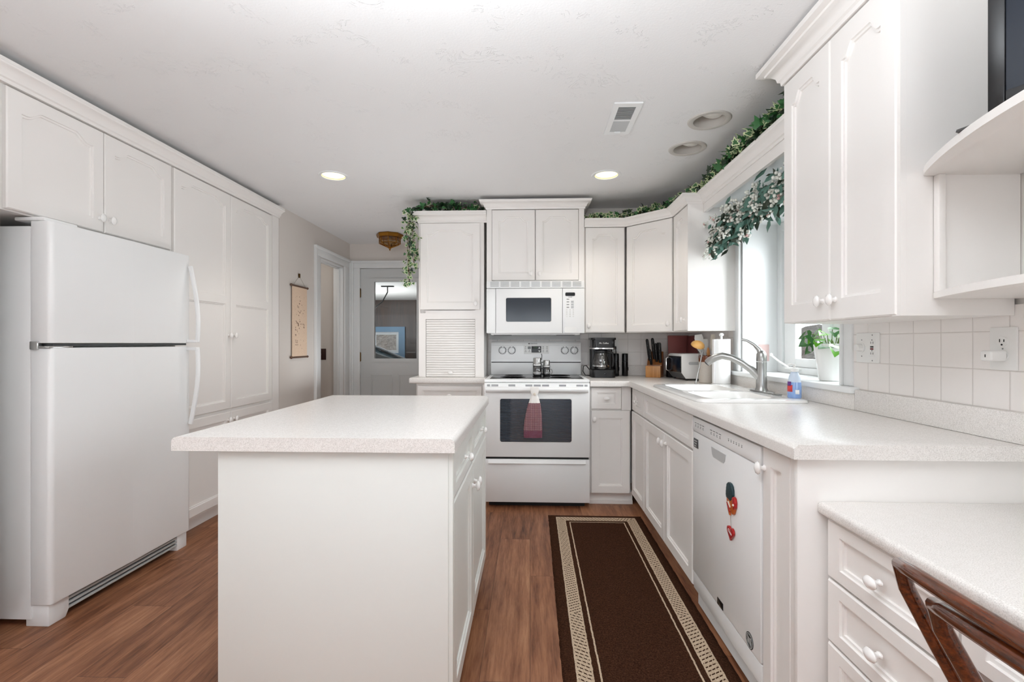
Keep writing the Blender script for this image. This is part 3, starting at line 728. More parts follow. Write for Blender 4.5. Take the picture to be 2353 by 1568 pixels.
# ------------------------------------------------------------------ left run: refrigerator and tall cabinets
def fridge():
    y0, y1 = 1.915, 2.735; w = y1 - y0
    t = thing('refrigerator', 'white top-freezer refrigerator standing between the tall cabinets', 'refrigerator', (-2.0, y0, 0), R(90))
    # local: x along +Y world, y = depth away from the door face
    mb = MB(); mb.box(0.004, w - 0.026, 0.092, 0.70, 0.03, 1.685, 0.006); mb.build('body', 'appliance_white', t)
    def slab(z0, z1):
        # door with a rounded near and far vertical edge
        pr = [(0, 0.088), (0, 0.018)] + [(0.018 - 0.018 * math.cos(a), 0.018 - 0.018 * math.sin(a)) for a in (R(22), R(45), R(68), R(90))] + [(w / 2, -0.004)] + [(w - 0.018 + 0.018 * math.sin(a), 0.018 - 0.018 * math.cos(a)) for a in (0, R(22), R(45), R(68), R(90))] + [(w, 0.088)]
        m = MB(); m.prism(pr, 'z', z0, z1, bev=0.004); return m
    f = slab(1.192, 1.705).build('freezer_door', 'appliance_white', t)
    d = slab(0.095, 1.172).build('fresh_food_door', 'appliance_white', t)
    def handle(zs, bow, parent):
        n = 13; mb = MB(); pts = []
        for k in range(n):
            u = k / (n - 1); z = zs[0] + (zs[1] - zs[0]) * u
            pts.append((w - 0.022, -0.012 - bow * math.sin(math.pi * min(1, u * 0.62 + 0.02)) , z))
        mb.tube(pts, 0.013, 10, flat=(1.0, 0.75))
        mb.box(w - 0.036, w - 0.008, pts[-1][1] - 0.006, 0.0, zs[1] - 0.012 if zs[1] > zs[0] else zs[1] - 0.006, zs[1] + 0.006 if zs[1] > zs[0] else zs[1] + 0.012, 0.003)
        mb.build('handle', 'appliance_white', parent)
    handle((1.64, 1.20), 0.05, f); handle((0.72, 1.162), 0.05, d)
    mb = MB(); mb.box(0.0, 0.15, 0.03, 0.16, 1.706, 1.722, 0.005); mb.build('hinge_cover', 'appliance_white', t)
    mb = MB(); mb.box(-0.006, 0.10, 0.002, 0.07, 1.1725, 1.1795, 0.001); mb.box(-0.008, 0.012, 0.05, 0.085, 1.165, 1.20, 0.003); mb.build('centre_hinge', 'chrome', t)
    mb = MB(); mb.box(0.02, w - 0.02, 0.012, 0.09, 1.1795, 1.1915); mb.build('gasket', 'dark_grey', t)
    mb = MB(); mb.box(0.06, w - 0.02, 0.035, 0.09, 0.02, 0.088, 0.003)
    mb.build('base_grille', 'dark_grey', t)
    for k in range(3):
        mb = MB(); mb.box(0.07, w - 0.01, 0.022, 0.036, 0.028 + k * 0.02, 0.038 + k * 0.02, 0.002); mb.build('louvre', 'light_grey', t)
    for x in (0.0, w - 0.09):
        mb = MB(); mb.prism([(0.01, 0.0), (0.085, 0.0), (0.10, 0.03), (0.10, 0.09), (0.01, 0.09)] if x == 0 else [(0.01, 0), (0.085, 0), (0.085, 0.09), (0.01, 0.09)], 'y', 0.02, 0.12, bev=0.004)
        mb.build('foot', 'appliance_white', t, (x, 0, 0))
fridge()
def left_run():
    CB = 2.232
    # over-fridge cabinet
    t = thing('wall_cabinet', 'white two-door cabinet directly above the refrigerator', 'cabinet', (XL, 1.815, 0), R(90))
    mb = MB(); mb.box(0, 0.898, 0.021, 0.63, 1.728, CB); mb.build('body', 'cabinet_paint', t)
    add_door(t, 0.012, 0.446, 1.735, CB - 0.006, (0.42, 1.80), arch=0.035); add_door(t, 0.452, 0.888, 1.735, CB - 0.006, (0.478, 1.80), arch=0.035)
    # pantry
    t = thing('pantry_cabinet', 'tall white pantry cabinet beyond the refrigerator with two long doors', 'cabinet', (XL, 2.716, 0), R(90))
    mb = MB(); mb.box(0, 1.172, 0.021, 0.63, 0.09, CB); mb.box(0.0, 1.172, 0.08, 0.60, 0, 0.09); mb.box(1.075, 1.172, 0.0, 0.0209, 0.09, CB); mb.build('body', 'cabinet_paint', t)
    add_door(t, 0.01, 0.536, 0.735, CB - 0.006, (0.512, 1.245), arch=0.035, mid=0.755); add_door(t, 0.542, 1.07, 0.735, CB - 0.006, (0.566, 1.245), arch=0.035, mid=0.755)
    add_door(t, 0.01, 0.536, 0.11, 0.715, (0.505, 0.66), name='lower_door'); add_door(t, 0.542, 1.07, 0.11, 0.715, (0.573, 0.66), name='lower_door')
    # near tall cabinet left of the fridge
    t = thing('tall_cabinet', 'tall white cabinet at the left picture edge before the refrigerator', 'cabinet', (XL, 0.62, 0), R(90))
    mb = MB(); mb.box(0, 1.193, 0.021, 0.63, 0.09, CB); mb.box(0.0, 1.193, 0.08, 0.60, 0, 0.09); mb.build('body', 'cabinet_paint', t)
    for x0, x1, kx in ((0.01, 0.59, 0.565), (0.60, 1.186, 0.625)):
        add_door(t, x0, x1, 1.555, CB - 0.006, (kx, 1.62), arch=0.035); add_door(t, x0, x1, 0.15, 1.545, (kx, 1.0), name='lower_door')
    mb = MB(); crown(mb, [(XL + 0.002, 3.89), (XL + 0.002, 0.62)][::-1][::-1], CB - 0.002, 0.07, 0.05)
    o = mb.build('trim_10', 'cabinet_paint'); struct(o)
    S('trim_11', [(XL - 0.63, XL + 0.0015, 0.62, 3.89, CB + 0.0, CB + 0.066)], 'cabinet_paint')
left_run()

# ------------------------------------------------------------------ stove wall
def stove_wall():
    # appliance garage tower
    L, Rr = -0.892, -0.368; w = Rr - L; yf = 3.79
    t = thing('appliance_garage', 'tall white counter cabinet with tambour shutter left of the stove', 'cabinet', (L, yf, 0))
    zb = CT + 0.001; zt = 2.155; d = YW - 0.009 - yf
    mb = MB(); mb.box(0, 0.02, 0.021, d, zb, zt); mb.box(w - 0.02, w, 0.021, d, zb, zt); mb.box(0.02, w - 0.02, d - 0.01, d, zb, 1.43); mb.box(0.02, w - 0.02, 0.021, d, 1.43, zt)
    mb.box(0, 0.055, 0.0, 0.0209, zb, 1.43); mb.box(w - 0.07, w, 0.0, 0.0209, zb, zt); mb.box(0.055, w - 0.07, 0.0, 0.0209, 1.383, 1.452); mb.box(0, 0.012, 0.0, 0.0209, 1.4301, zt)
    mb.build('body', 'cabinet_paint', t)
    add_door(t, 0.014, w - 0.03, 1.458, zt - 0.008, (w - 0.065, 1.505), arch=0.035, y=-0.02)
    mb = MB(); n = 24; h = (1.381 - zb) / n
    for k in range(n): mb.box(0.057, w - 0.072, 0.008, 0.018, zb + k * h + 0.0018, zb + (k + 1) * h - 0.0018, 0.003)
    mb.box(0.057, w - 0.072, 0.017, 0.02, zb, 1.382)
    ts = mb.build('tambour_shutter', 'cabinet_paint', t); add_knob(ts, w * 0.49, zb + 0.035, False).location.y = 0.008
    mb = MB(); crown(mb, [(w + 0.022, -0.001), (0, -0.001), (0, d)], zt - 0.004, 0.075, 0.05); mb.box(0, w, 0, d, zt, zt + 0.068); mb.build('crown', 'cabinet_paint', t)
    # its counter and base
    t = thing('countertop', 'short laminate countertop under the tambour shutter cabinet', 'countertop', (0, 0, 0))
    mb = MB(); mb.box(-0.955, -0.346, 3.715, YW - 0.009, CT - 0.046, CT, 0.012, seg=3); mb.build('slab', 'laminate', t)
    t = thing('base_cabinet', 'white base cabinet below the tambour cabinet, left of the stove', 'cabinet', (-0.905, 3.745, 0))
    mb = MB(); mb.box(0, 0.55, 0.021, 0.335, 0.09, CT - 0.047); mb.box(0, 0.55, 0.07, 0.33, 0, 0.09); mb.box(0.53, 0.55, 0.0, 0.0209, 0.09, CT - 0.047); mb.build('body', 'cabinet_paint', t)
    add_drawer(t, 0.012, 0.525, 0.70, 0.852); add_door(t, 0.012, 0.525, 0.10, 0.69, (0.495, 0.63))
    # cabinet over the microwave
    L, Rr = -0.343, 0.423; w = Rr - L; yf = 3.75; zt = 2.245
    t = thing('wall_cabinet', 'raised white two-door cabinet above the microwave', 'cabinet', (L, yf, 0))
    d = YW - 0.001 - yf
    mb = MB(); mb.box(0, w, 0.021, d, 1.679, zt); mb.box(0, 0.04, 0.001, 0.0209, 1.679, zt); mb.box(w - 0.042, w, 0.001, 0.0209, 1.679, zt); mb.build('body', 'cabinet_paint', t)
    add_door(t, 0.042, w / 2 - 0.002, 1.686, zt - 0.004, (w / 2 - 0.034, 1.735), arch=0.035, y=-0.004); add_door(t, w / 2 + 0.003, w - 0.044, 1.686, zt - 0.004, (w / 2 + 0.034, 1.735), arch=0.035, y=-0.004)
    mb = MB(); crown(mb, [(w, d), (w, -0.005), (0, -0.005), (0, d)], zt - 0.002, 0.066, 0.055); mb.box(0, w, 0, d, zt, zt + 0.06); mb.build('crown', 'cabinet_paint', t)
stove_wall()

def stove():
    X0, X1 = -0.332, 0.428; w = X1 - X0; yf = 3.44
    t = thing('range', 'white freestanding electric range with black glass cooktop', 'stove', (X0, yf, 0))
    mb = MB(); mb.box(0.002, w - 0.002, 0.02, 0.60, 0.055, 0.905); mb.box(0.03, w - 0.03, 0.06, 0.55, 0.0, 0.055, mi=1)
    mb.build('body', ['appliance_white', 'black_rubber'], t)
    # cooktop frame and glass
    mb = MB(); mb.box(0.0, w, 0.004, 0.60, 0.906, 0.928, 0.006, seg=3); mb.build('cooktop_frame', 'appliance_white', t)
    mb = MB(); mb.box(0.035, w - 0.035, 0.07, 0.545, 0.9275, 0.9305, 0.001); g = mb.build('cooktop', 'cooktop_glass', t)
    for (x, y, r) in ((0.2, 0.2, 0.1), (0.56, 0.2, 0.085), (0.2, 0.42, 0.075), (0.56, 0.42, 0.095)):
        mb = MB(); mb.lathe([(r - 0.003, 0.9306), (r - 0.003, 0.931), (r, 0.931), (r, 0.9306)], (x, y, 0), 40); mb.build('burner_ring', 'mid_grey', g)
    # backguard
    mb = MB(); mb.prism([(0.545, 0.929), (0.63, 0.929), (0.63, 1.205), (0.578, 1.205), (0.563, 1.19), (0.55, 1.05), (0.548, 1.04), (0.545, 1.036)], 'x', 0.004, w - 0.004, bev=0.003)
    bgd = mb.build('backguard', 'appliance_white', t)
    mb = MB(); mb.box(0.008, w - 0.008, 0.5445, 0.55, 1.027, 1.034); mb.build('seam', 'black_rubber', bgd)
    def face_y(z): return 0.55 + (z - 1.05) * (0.013 / 0.14) - 0.001
    tilt = R(-5.3)
    for x in (0.10, 0.178, 0.622, 0.700):
        z = 1.13; yb = face_y(z)
        k = link('burner_knob', None, None) if False else None
        mb = MB(); mb.lathe([(0.024, 0), (0.024, -0.012), (0.021, -0.017), (0.001, -0.018)], axis='y', seg=28); mb.box(-0.004, 0.004, -0.026, -0.016, -0.021, 0.021, 0.002)
        k = mb.build('burner_knob', 'appliance_white', bgd, (x, yb, z), (0, R(random.uniform(-4, 4)), 0))
        mb = MB()
        for q in range(14):
            a = 2 * math.pi * (q + 0.5) / 14
            if abs(a - math.pi / 2) < 0.2: continue
            p0 = [(0.0275 * math.cos(a + e), 0.0275 * math.sin(a + e)) for e in (-0.16, 0.16)]; p1 = [(0.0335 * math.cos(a + e), 0.0335 * math.sin(a + e)) for e in (0.16, -0.16)]
            mb.prism([p0[0], p0[1], p1[0], p1[1]], 'y', -0.002, -0.0005)
        mb.build('dial_marks', 'dark_grey', k)
    z = 1.137; cx = w / 2 + 0.005
    mb = MB(); mb.box(cx - 0.105, cx + 0.105, -0.002, 0.003, -0.037, 0.037, 0.002); cp = mb.build('control_panel', 'plastic_white', bgd, (0, face_y(z), z), (tilt, 0, 0))
    mb = MB(); mb.box(cx - 0.042, cx + 0.04, -0.004, -0.001, -0.026, 0.028, 0.001); ds = mb.build('display', 'dark_grey', cp)
    mb = MB(); mb.box(cx - 0.04, cx + 0.008, -0.005, -0.003, 0.006, 0.026); ck = mb.build('clock_window', 'display_dark', ds)
    text('clock_digits', '7:58', 0.017, 'display_green', ck, (cx - 0.01, -0.0054, 0.016), FRONT)
    mb = MB(); mb.prism([(cx + 0.015, 0.008), (cx + 0.033, 0.008), (cx + 0.024, 0.024)], 'y', -0.006, -0.003); mb.prism([(cx + 0.015, -0.008), (cx + 0.024, -0.024), (cx + 0.033, -0.008)], 'y', -0.006, -0.003); mb.build('arrow_keys', 'plastic_white', ds)
    for dx in (-0.09, -0.06, 0.056, 0.088):
        for dz in (0.014, -0.014):
            mb = MB(); mb.box(cx + dx - 0.003, cx + dx + 0.003, -0.003, -0.001, dz + 0.005, dz + 0.011); mb.box(cx + dx - 0.007, cx + dx + 0.007, -0.003, -0.001, dz - 0.006, dz - 0.003)
            mb.build('key', 'dark_grey', cp)
    mb = MB(); mb.box(cx - 0.074, cx - 0.046, -0.003, -0.001, 0.004, 0.026, 0.001); mb.build('bake_key', 'mid_grey', cp)
    text('lettering', 'MAYTAG', 0.014, 'label_grey', bgd, (cx - 0.02, face_y(1.186) - 0.0015, 1.186), (R(90) + tilt, 0, 0))
    mb = MB(); mb.lathe([(0.007, -0.001), (0.007, 0.001)], (cx - 0.062, face_y(1.186) - 0.0005, 1.186), axis='y', seg=16, sy=0.6); mb.build('emblem', 'dark_grey', bgd)
    mb = MB(); mb.box(0.015, w - 0.015, face_y(1.17) - 0.001, face_y(1.17) + 0.002, 1.171, 1.1725); mb.build('groove', 'light_grey', bgd)
    # door trim with slots
    mb = MB(); mb.box(0.0, w, 0.0, 0.019, 0.368, 0.904, 0.004)
    dr = mb.build('oven_door', 'appliance_white', t)
    mb = MB()
    for x0, wd in ((0.02, 0.022), (0.052, 0.05), (0.175, 0.05), (0.298, 0.05), (0.358, 0.05), (0.418, 0.05), (0.54, 0.05), (0.664, 0.05), (0.722, 0.022)):
        for z in (0.889, 0.882): mb.box(x0, x0 + wd, -0.0006, 0.002, z - 0.002, z + 0.002)
    mb.build('vent_slots', 'dark_grey', dr)
    mb = MB(); pr = [(0.0, 0.876), (0.0, 0.836), (-0.018, 0.836), (-0.033, 0.845), (-0.038, 0.857), (-0.033, 0.868), (-0.018, 0.874)]
    mb.prism(pr, 'x', 0.012, w - 0.012, bev=0.003); mb.build('handle', 'appliance_white', dr)
    x0, x1, z0, z1 = 0.115, 0.630, 0.478, 0.789
    def rr(x0, x1, z0, z1, r=0.014, n=5):
        p = []
        for cx2, cz2, a0 in ((x1 - r, z0 + r, -90), (x1 - r, z1 - r, 0), (x0 + r, z1 - r, 90), (x0 + r, z0 + r, 180)):
            p += [(cx2 + r * math.cos(R(a0 + 90 * k / n)), cz2 + r * math.sin(R(a0 + 90 * k / n))) for k in range(n + 1)]
        return p
    mb = MB(); mb.prism(rr(x0 - 0.006, x1 + 0.006, z0 - 0.006, z1 + 0.006), 'y', -0.0012, 0.002); mb.build('window_border', 'plastic_white', dr)
    mb = MB(); mb.prism(rr(x0, x1, z0, z1), 'y', -0.0024, 0.002); mb.build('oven_window', 'oven_glass', dr)
    # storage drawer
    mb = MB(); mb.box(0.0, w, 0.004, 0.02, 0.04, 0.352, 0.004); mb.prism([(0.004, 0.352), (0.004, 0.325), (-0.004, 0.32), (-0.014, 0.324), (-0.012, 0.332), (-0.004, 0.34)], 'x', 0.03, w - 0.03)
    mb.build('storage_drawer', 'appliance_white', t)
    mb = MB(); mb.box(0.006, w - 0.006, 0.014, 0.022, 0.353, 0.367); mb.build('shadow_gap', 'black_rubber', t)
    mb = MB(); mb.box(0.004, w - 0.004, 0.012, 0.022, 0.9045, 0.9058); mb.build('gap_strip', 'black_rubber', t)
stove()

def microwave():
    X0, X1 = -0.34, 0.42; w = X1 - X0; yf = 3.70; z0, z1 = 1.268, 1.677
    t = thing('microwave', 'white over-the-range microwave hanging above the stove', 'microwave', (X0, yf, 0))
    mb = MB(); mb.box(0.003, w - 0.003, 0.031, YW - 0.03 - yf, z0 + 0.012, z1 - 0.001); mb.box(0.03, w - 0.03, 0.05, YW - 0.05 - yf, z0 - 0.012, z0 + 0.014, 0.004)
    mb.build('body', 'appliance_white', t)
    mb = MB(); mb.box(0.0, w, 0.003, 0.03, z1 - 0.058, z1 - 0.002, 0.004); vg = mb.build('vent_grille', 'appliance_white', t)
    mb = MB()
    for i in range(9):
        a = 0.03 + i * (w - 0.04) / 9; b = a + (w - 0.04) / 9 - 0.014
        for k in range(4): mb.box(a, b, 0.0015, 0.006, z1 - 0.042 + k * 0.0105 - 0.003, z1 - 0.042 + k * 0.0105 + 0.0005)
    mb.build('louvres', 'mid_grey', vg)
    mb = MB(); mb.box(0, 0.071, 0, 0.03, z0, z1 - 0.062, 0.004); mb.build('side_panel', 'appliance_white', t)
    mb = MB(); mb.box(0.074, 0.588, -0.004, 0.03, z0, z1 - 0.062, 0.004); dd = mb.build('door', 'appliance_white', t)
    def rr(x0, x1, z0, z1, r=0.012, n=5, low=True):
        p = []
        for cx2, cz2, a0 in ((x1 - r, z0 + r, -90), (x1 - r, z1 - r, 0), (x0 + r, z1 - r, 90), (x0 + r, z0 + r, 180)):
            p += [(cx2 + r * math.cos(R(a0 + 90 * k / n)), cz2 + r * math.sin(R(a0 + 90 * k / n))) for k in range(n + 1)]
        return p
    mb = MB(); mb.prism(rr(0.148, 0.508, 1.351, 1.548), 'y', -0.0065, 0.0); mb.build('window_border', 'plastic_white', dd)
    mb = MB(); mb.prism(rr(0.153, 0.503, 1.357, 1.542), 'y', -0.0078, 0.0); mb.build('door_window', 'micro_glass', dd)
    mb = MB(); mb.box(0.591, w, 0, 0.03, z0, z1 - 0.062, 0.004); cp = mb.build('control_panel', 'appliance_white', t)
    mb = MB(); mb.prism(rr(0.612, 0.687, 1.556, 1.583, 0.008), 'y', -0.002, 0.001); d2 = mb.build('display', 'display_dark', cp)
    text('lettering', 'SHARP', 0.010, 'dark_grey', cp, (0.65, -0.001, 1.547), FRONT)
    for r_ in range(4):
        for c_ in range(3):
            mb = MB(); mb.lathe([(0.0075, 0), (0.0075, -0.0012), (0.0062, -0.0012)], (0, 0, 0), 16, axis='y', sy=0.9); k = mb.build('number_key', 'plastic_white', cp, (0.624 + c_ * 0.0245, 0, 1.448 - r_ * 0.0165))
            ch = ['1', '2', '3', '4', '5', '6', '7', '8', '9', '-', '0', '+'][r_ * 3 + c_]
            text('numeral', ch, 0.010, 'label_grey', k, (0, -0.0014, 0), FRONT)
    for r_ in range(4):
        mb = MB(); mb.prism(rr(-0.013, 0.013, -0.0065, 0.0065, 0.006), 'y', -0.0012, 0.001); mb.prism(rr(-0.010, 0.010, -0.0028, 0.0028, 0.0026), 'y', -0.0016, 0.001, mi=1); mb.build('function_key', ['plastic_white', 'label_grey'], cp, (0.632, 0, 1.531 - r_ * 0.021))
        if r_ > 0:
            mb = MB()
            for q in range(3): mb.box(-0.012, 0.010 - 0.003 * (q % 2), -0.0008, 0.001, -0.006 + q * 0.0055, -0.0035 + q * 0.0055)
            mb.build('key_caption', 'label_grey', cp, (0.668, 0, 1.531 - r_ * 0.021))
    mb = MB(); mb.prism(rr(0.602, 0.70, z0 + 0.004, z0 + 0.048, 0.016), 'y', -0.003, 0.001); mb.build('open_button', 'plastic_white', cp)
    for x0, x1 in ((0.05, 0.19), (0.55, 0.69)):
        mb = MB(); mb.box(x0, x1, 0.06, 0.2, z0 - 0.015, z0 - 0.012); mb.build('filter', 'dark_grey', t)
microwave()

# ------------------------------------------------------------------ upper corner cabinets
def uppers():
    zb, zt = 1.272, 2.105; yf = 3.76; XF = 1.03
    t = thing('wall_cabinet', 'single-door white wall cabinet right of the microwave, above the coffee maker', 'cabinet', (0.426, yf, 0))
    mb = MB(); mb.box(0, 0.318, 0.021, YW - 0.001 - yf, zb, zt); mb.build('body', 'cabinet_paint', t)
    add_door(t, 0.008, 0.313, zb + 0.004, zt - 0.006, (0.032, zb + 0.055), arch=0.035)
    mb = MB(); crown(mb, [(0.318, -0.001), (0.0, -0.001)], zt - 0.004, 0.062, 0.05); mb.box(0, 0.318, 0, YW - 0.001 - yf, zt, zt + 0.057); mb.build('crown', 'cabinet_paint', t)
    # diagonal corner cabinet
    p0 = Vector((0.746, yf)); p1 = Vector((XF, 3.475)); L = (p1 - p0).length; ang = math.atan2(p1.y - p0.y, p1.x - p0.x)
    t = thing('wall_cabinet', 'diagonal white corner wall cabinet with one wide door', 'cabinet', (p0.x, p0.y, 0), ang)
    ca, sa = math.cos(-ang), math.sin(-ang)
    def loc(x, y): x -= p0.x; y -= p0.y; return (x * ca - y * sa, x * sa + y * ca)
    n = 0.0205
    body = [(0.002, n), (L - 0.002, n), loc(XW - 0.010, 3.478), loc(XW - 0.010, YW - 0.010), loc(0.747, YW - 0.010)]
    mb = MB(); mb.prism(body, 'z', zb, zt); mb.build('body', 'cabinet_paint', t)
    add_door(t, 0.008, L - 0.008, zb + 0.004, zt - 0.006, (L - 0.035, zb + 0.06), arch=0.04)
    mb = MB(); crown(mb, [(L + 0.0, -0.001), (0.0, -0.001)], zt - 0.004, 0.062, 0.05); mb.prism(body, 'z', zt, zt + 0.057); mb.build('crown', 'cabinet_paint', t)
    # narrow cabinet on the window wall
    t = thing('wall_cabinet', 'narrow white wall cabinet at the end of the corner run beside the window', 'cabinet', (XF, 3.473, 0), R(-90))
    w = 0.318
    mb = MB(); mb.box(0, w, 0.021, XW - 0.009 - XF, zb, zt); mb.box(w - 0.014, w, 0.0, 0.0209, zb, zt); mb.build('body', 'cabinet_paint', t)
    add_door(t, 0.006, w - 0.016, zb + 0.004, zt - 0.006, (w - 0.07, zb + 0.075), arch=0.035)
    mb = MB(); crown(mb, [(w, 0.10), (w, -0.001), (0, -0.001)], zt - 0.004, 0.062, 0.05); mb.box(0, w, 0, XW - 0.009 - XF, zt, zt + 0.057); mb.build('crown', 'cabinet_paint', t)
    # valance shelf over the window
    t = thing('window_valance', 'white valance shelf with crown moulding bridging above the window', 'valance', (1.13, 3.153, 0), R(-90))
    w = 3.153 - 1.985
    mb = MB(); mb.box(0.001, w, 0.0, 0.02, 2.045, 2.16); mb.build('board', 'cabinet_paint', t)
    mb = MB(); crown(mb, [(w, -0.001), (0.001, -0.001)], 2.10, 0.065, 0.055); mb.build('crown', 'cabinet_paint', t)
    mb = MB(); mb.box(0.001, w, 0.0205, XW - 0.002 - 1.13, 2.075, 2.092); mb.build('soffit_board', 'trim_white', t)
    # near right wall cabinet
    zt = 2.243; zb = 1.27; y1 = 1.98; y0 = 1.372; w = y1 - y0
    t = thing('wall_cabinet', 'large white two-door wall cabinet at right, nearest the television shelf', 'cabinet', (XF, y1, 0), R(-90))
    mb = MB(); mb.box(0, w, 0.021, XW - 0.009 - XF, zb, zt); mb.box(w - 0.03, w, 0.004, 0.0209, zb, zt); mb.build('body', 'cabinet_paint', t)
    add_door(t, 0.002, 0.298, zb + 0.002, zt - 0.004, (0.262, zb + 0.07), arch=0.04, stile=0.058, rail=0.07); add_door(t, 0.302, w - 0.012, zb + 0.002, zt - 0.004, (0.332, zb + 0.07), arch=0.04, stile=0.058, rail=0.07)
    mb = MB(); crown(mb, [(w, -0.001), (0, -0.001), (0, 0.2)], zt - 0.002, 0.075, 0.075); mb.box(0, w, 0, XW - 0.009 - XF, zt, zt + 0.07); mb.build('crown', 'cabinet_paint', t)
    # open shelf unit on its near side
    t = thing('shelf_unit', 'white open corner shelf unit with bowed shelves beside the right cabinet', 'shelf', (0, 0, 0))
    ys = 1.371
    def bow(x0, bulge, ye, n=26):
        pts = []
        for k in range(n + 1):
            u = k / n; y = ys + (ye - ys) * u
            pts.append((x0 - bulge * math.sin(math.pi / 2 * min(1, u * 1.15)) ** 0.85 if u > 0 else x0, y))
        return [(XW - 0.002, ys)] + pts + [(XW - 0.002, ye)]
    mb = MB(); mb.prism(bow(1.095, 0.163, 0.72), 'z', 1.658, 1.678, bev=0.003); mb.build('top_shelf', 'cabinet_paint', t)
    mb = MB(); mb.prism(bow(1.122, 0.14, 0.72), 'z', 1.316, 1.334, bev=0.003); mb.build('lower_shelf', 'cabinet_paint', t)
    mb = MB(); mb.box(1.122, 1.14, ys - 0.02, ys - 0.001, 1.334, 1.658, 0.002); mb.box(1.14, XW - 0.002, ys - 0.008, ys - 0.001, 1.334, 1.658); mb.build('side_panel', 'cabinet_paint', t)
uppers()

def television():
    t = thing('television', 'black flat television standing on the upper bowed shelf', 'television', (1.06, 1.145, 1.679), R(-62))
    mb = MB(); w, h = 0.60, 0.40
    mb.box(0, w, 0.006, 0.045, 0.045, h + 0.045, 0.006); mb.build('back_case', 'black_plastic', t)
    mb = MB()
    for b in ((0, 0.03, 0.045, h + 0.045), (w - 0.03, w, 0.045, h + 0.045), (0.03, w - 0.03, 0.045, 0.085), (0.03, w - 0.03, h + 0.02, h + 0.045)): mb.box(b[0], b[1], -0.004, 0.008, b[2], b[3], 0.003)
    mb.build('bezel', 'black_satin', t)
    mb = MB(); mb.box(0.028, w - 0.028, 0.001, 0.007, 0.08, h + 0.025); mb.build('screen', 'screen_dark', t)
    mb = MB(); a = mb.ring([(-0.03, -0.075, 0), (0.45, -0.075, 0), (0.45, 0.06, 0), (-0.03, 0.06, 0)]); c = mb.ring([(-0.03, -0.07, 0.007), (0.45, -0.07, 0.007), (0.45, 0.058, 0.007), (-0.03, 0.058, 0.007)]); e = mb.ring([(0.06, -0.012, 0.036), (0.40, -0.012, 0.036), (0.40, 0.04, 0.036), (0.06, 0.04, 0.036)])
    mb.bridge(a, c); mb.bridge(c, e); mb.cap(a); mb.cap(e); mb.box(0.18, 0.30, 0.005, 0.035, 0.0365, 0.06); mb.build('stand', 'black_satin', t)
television()

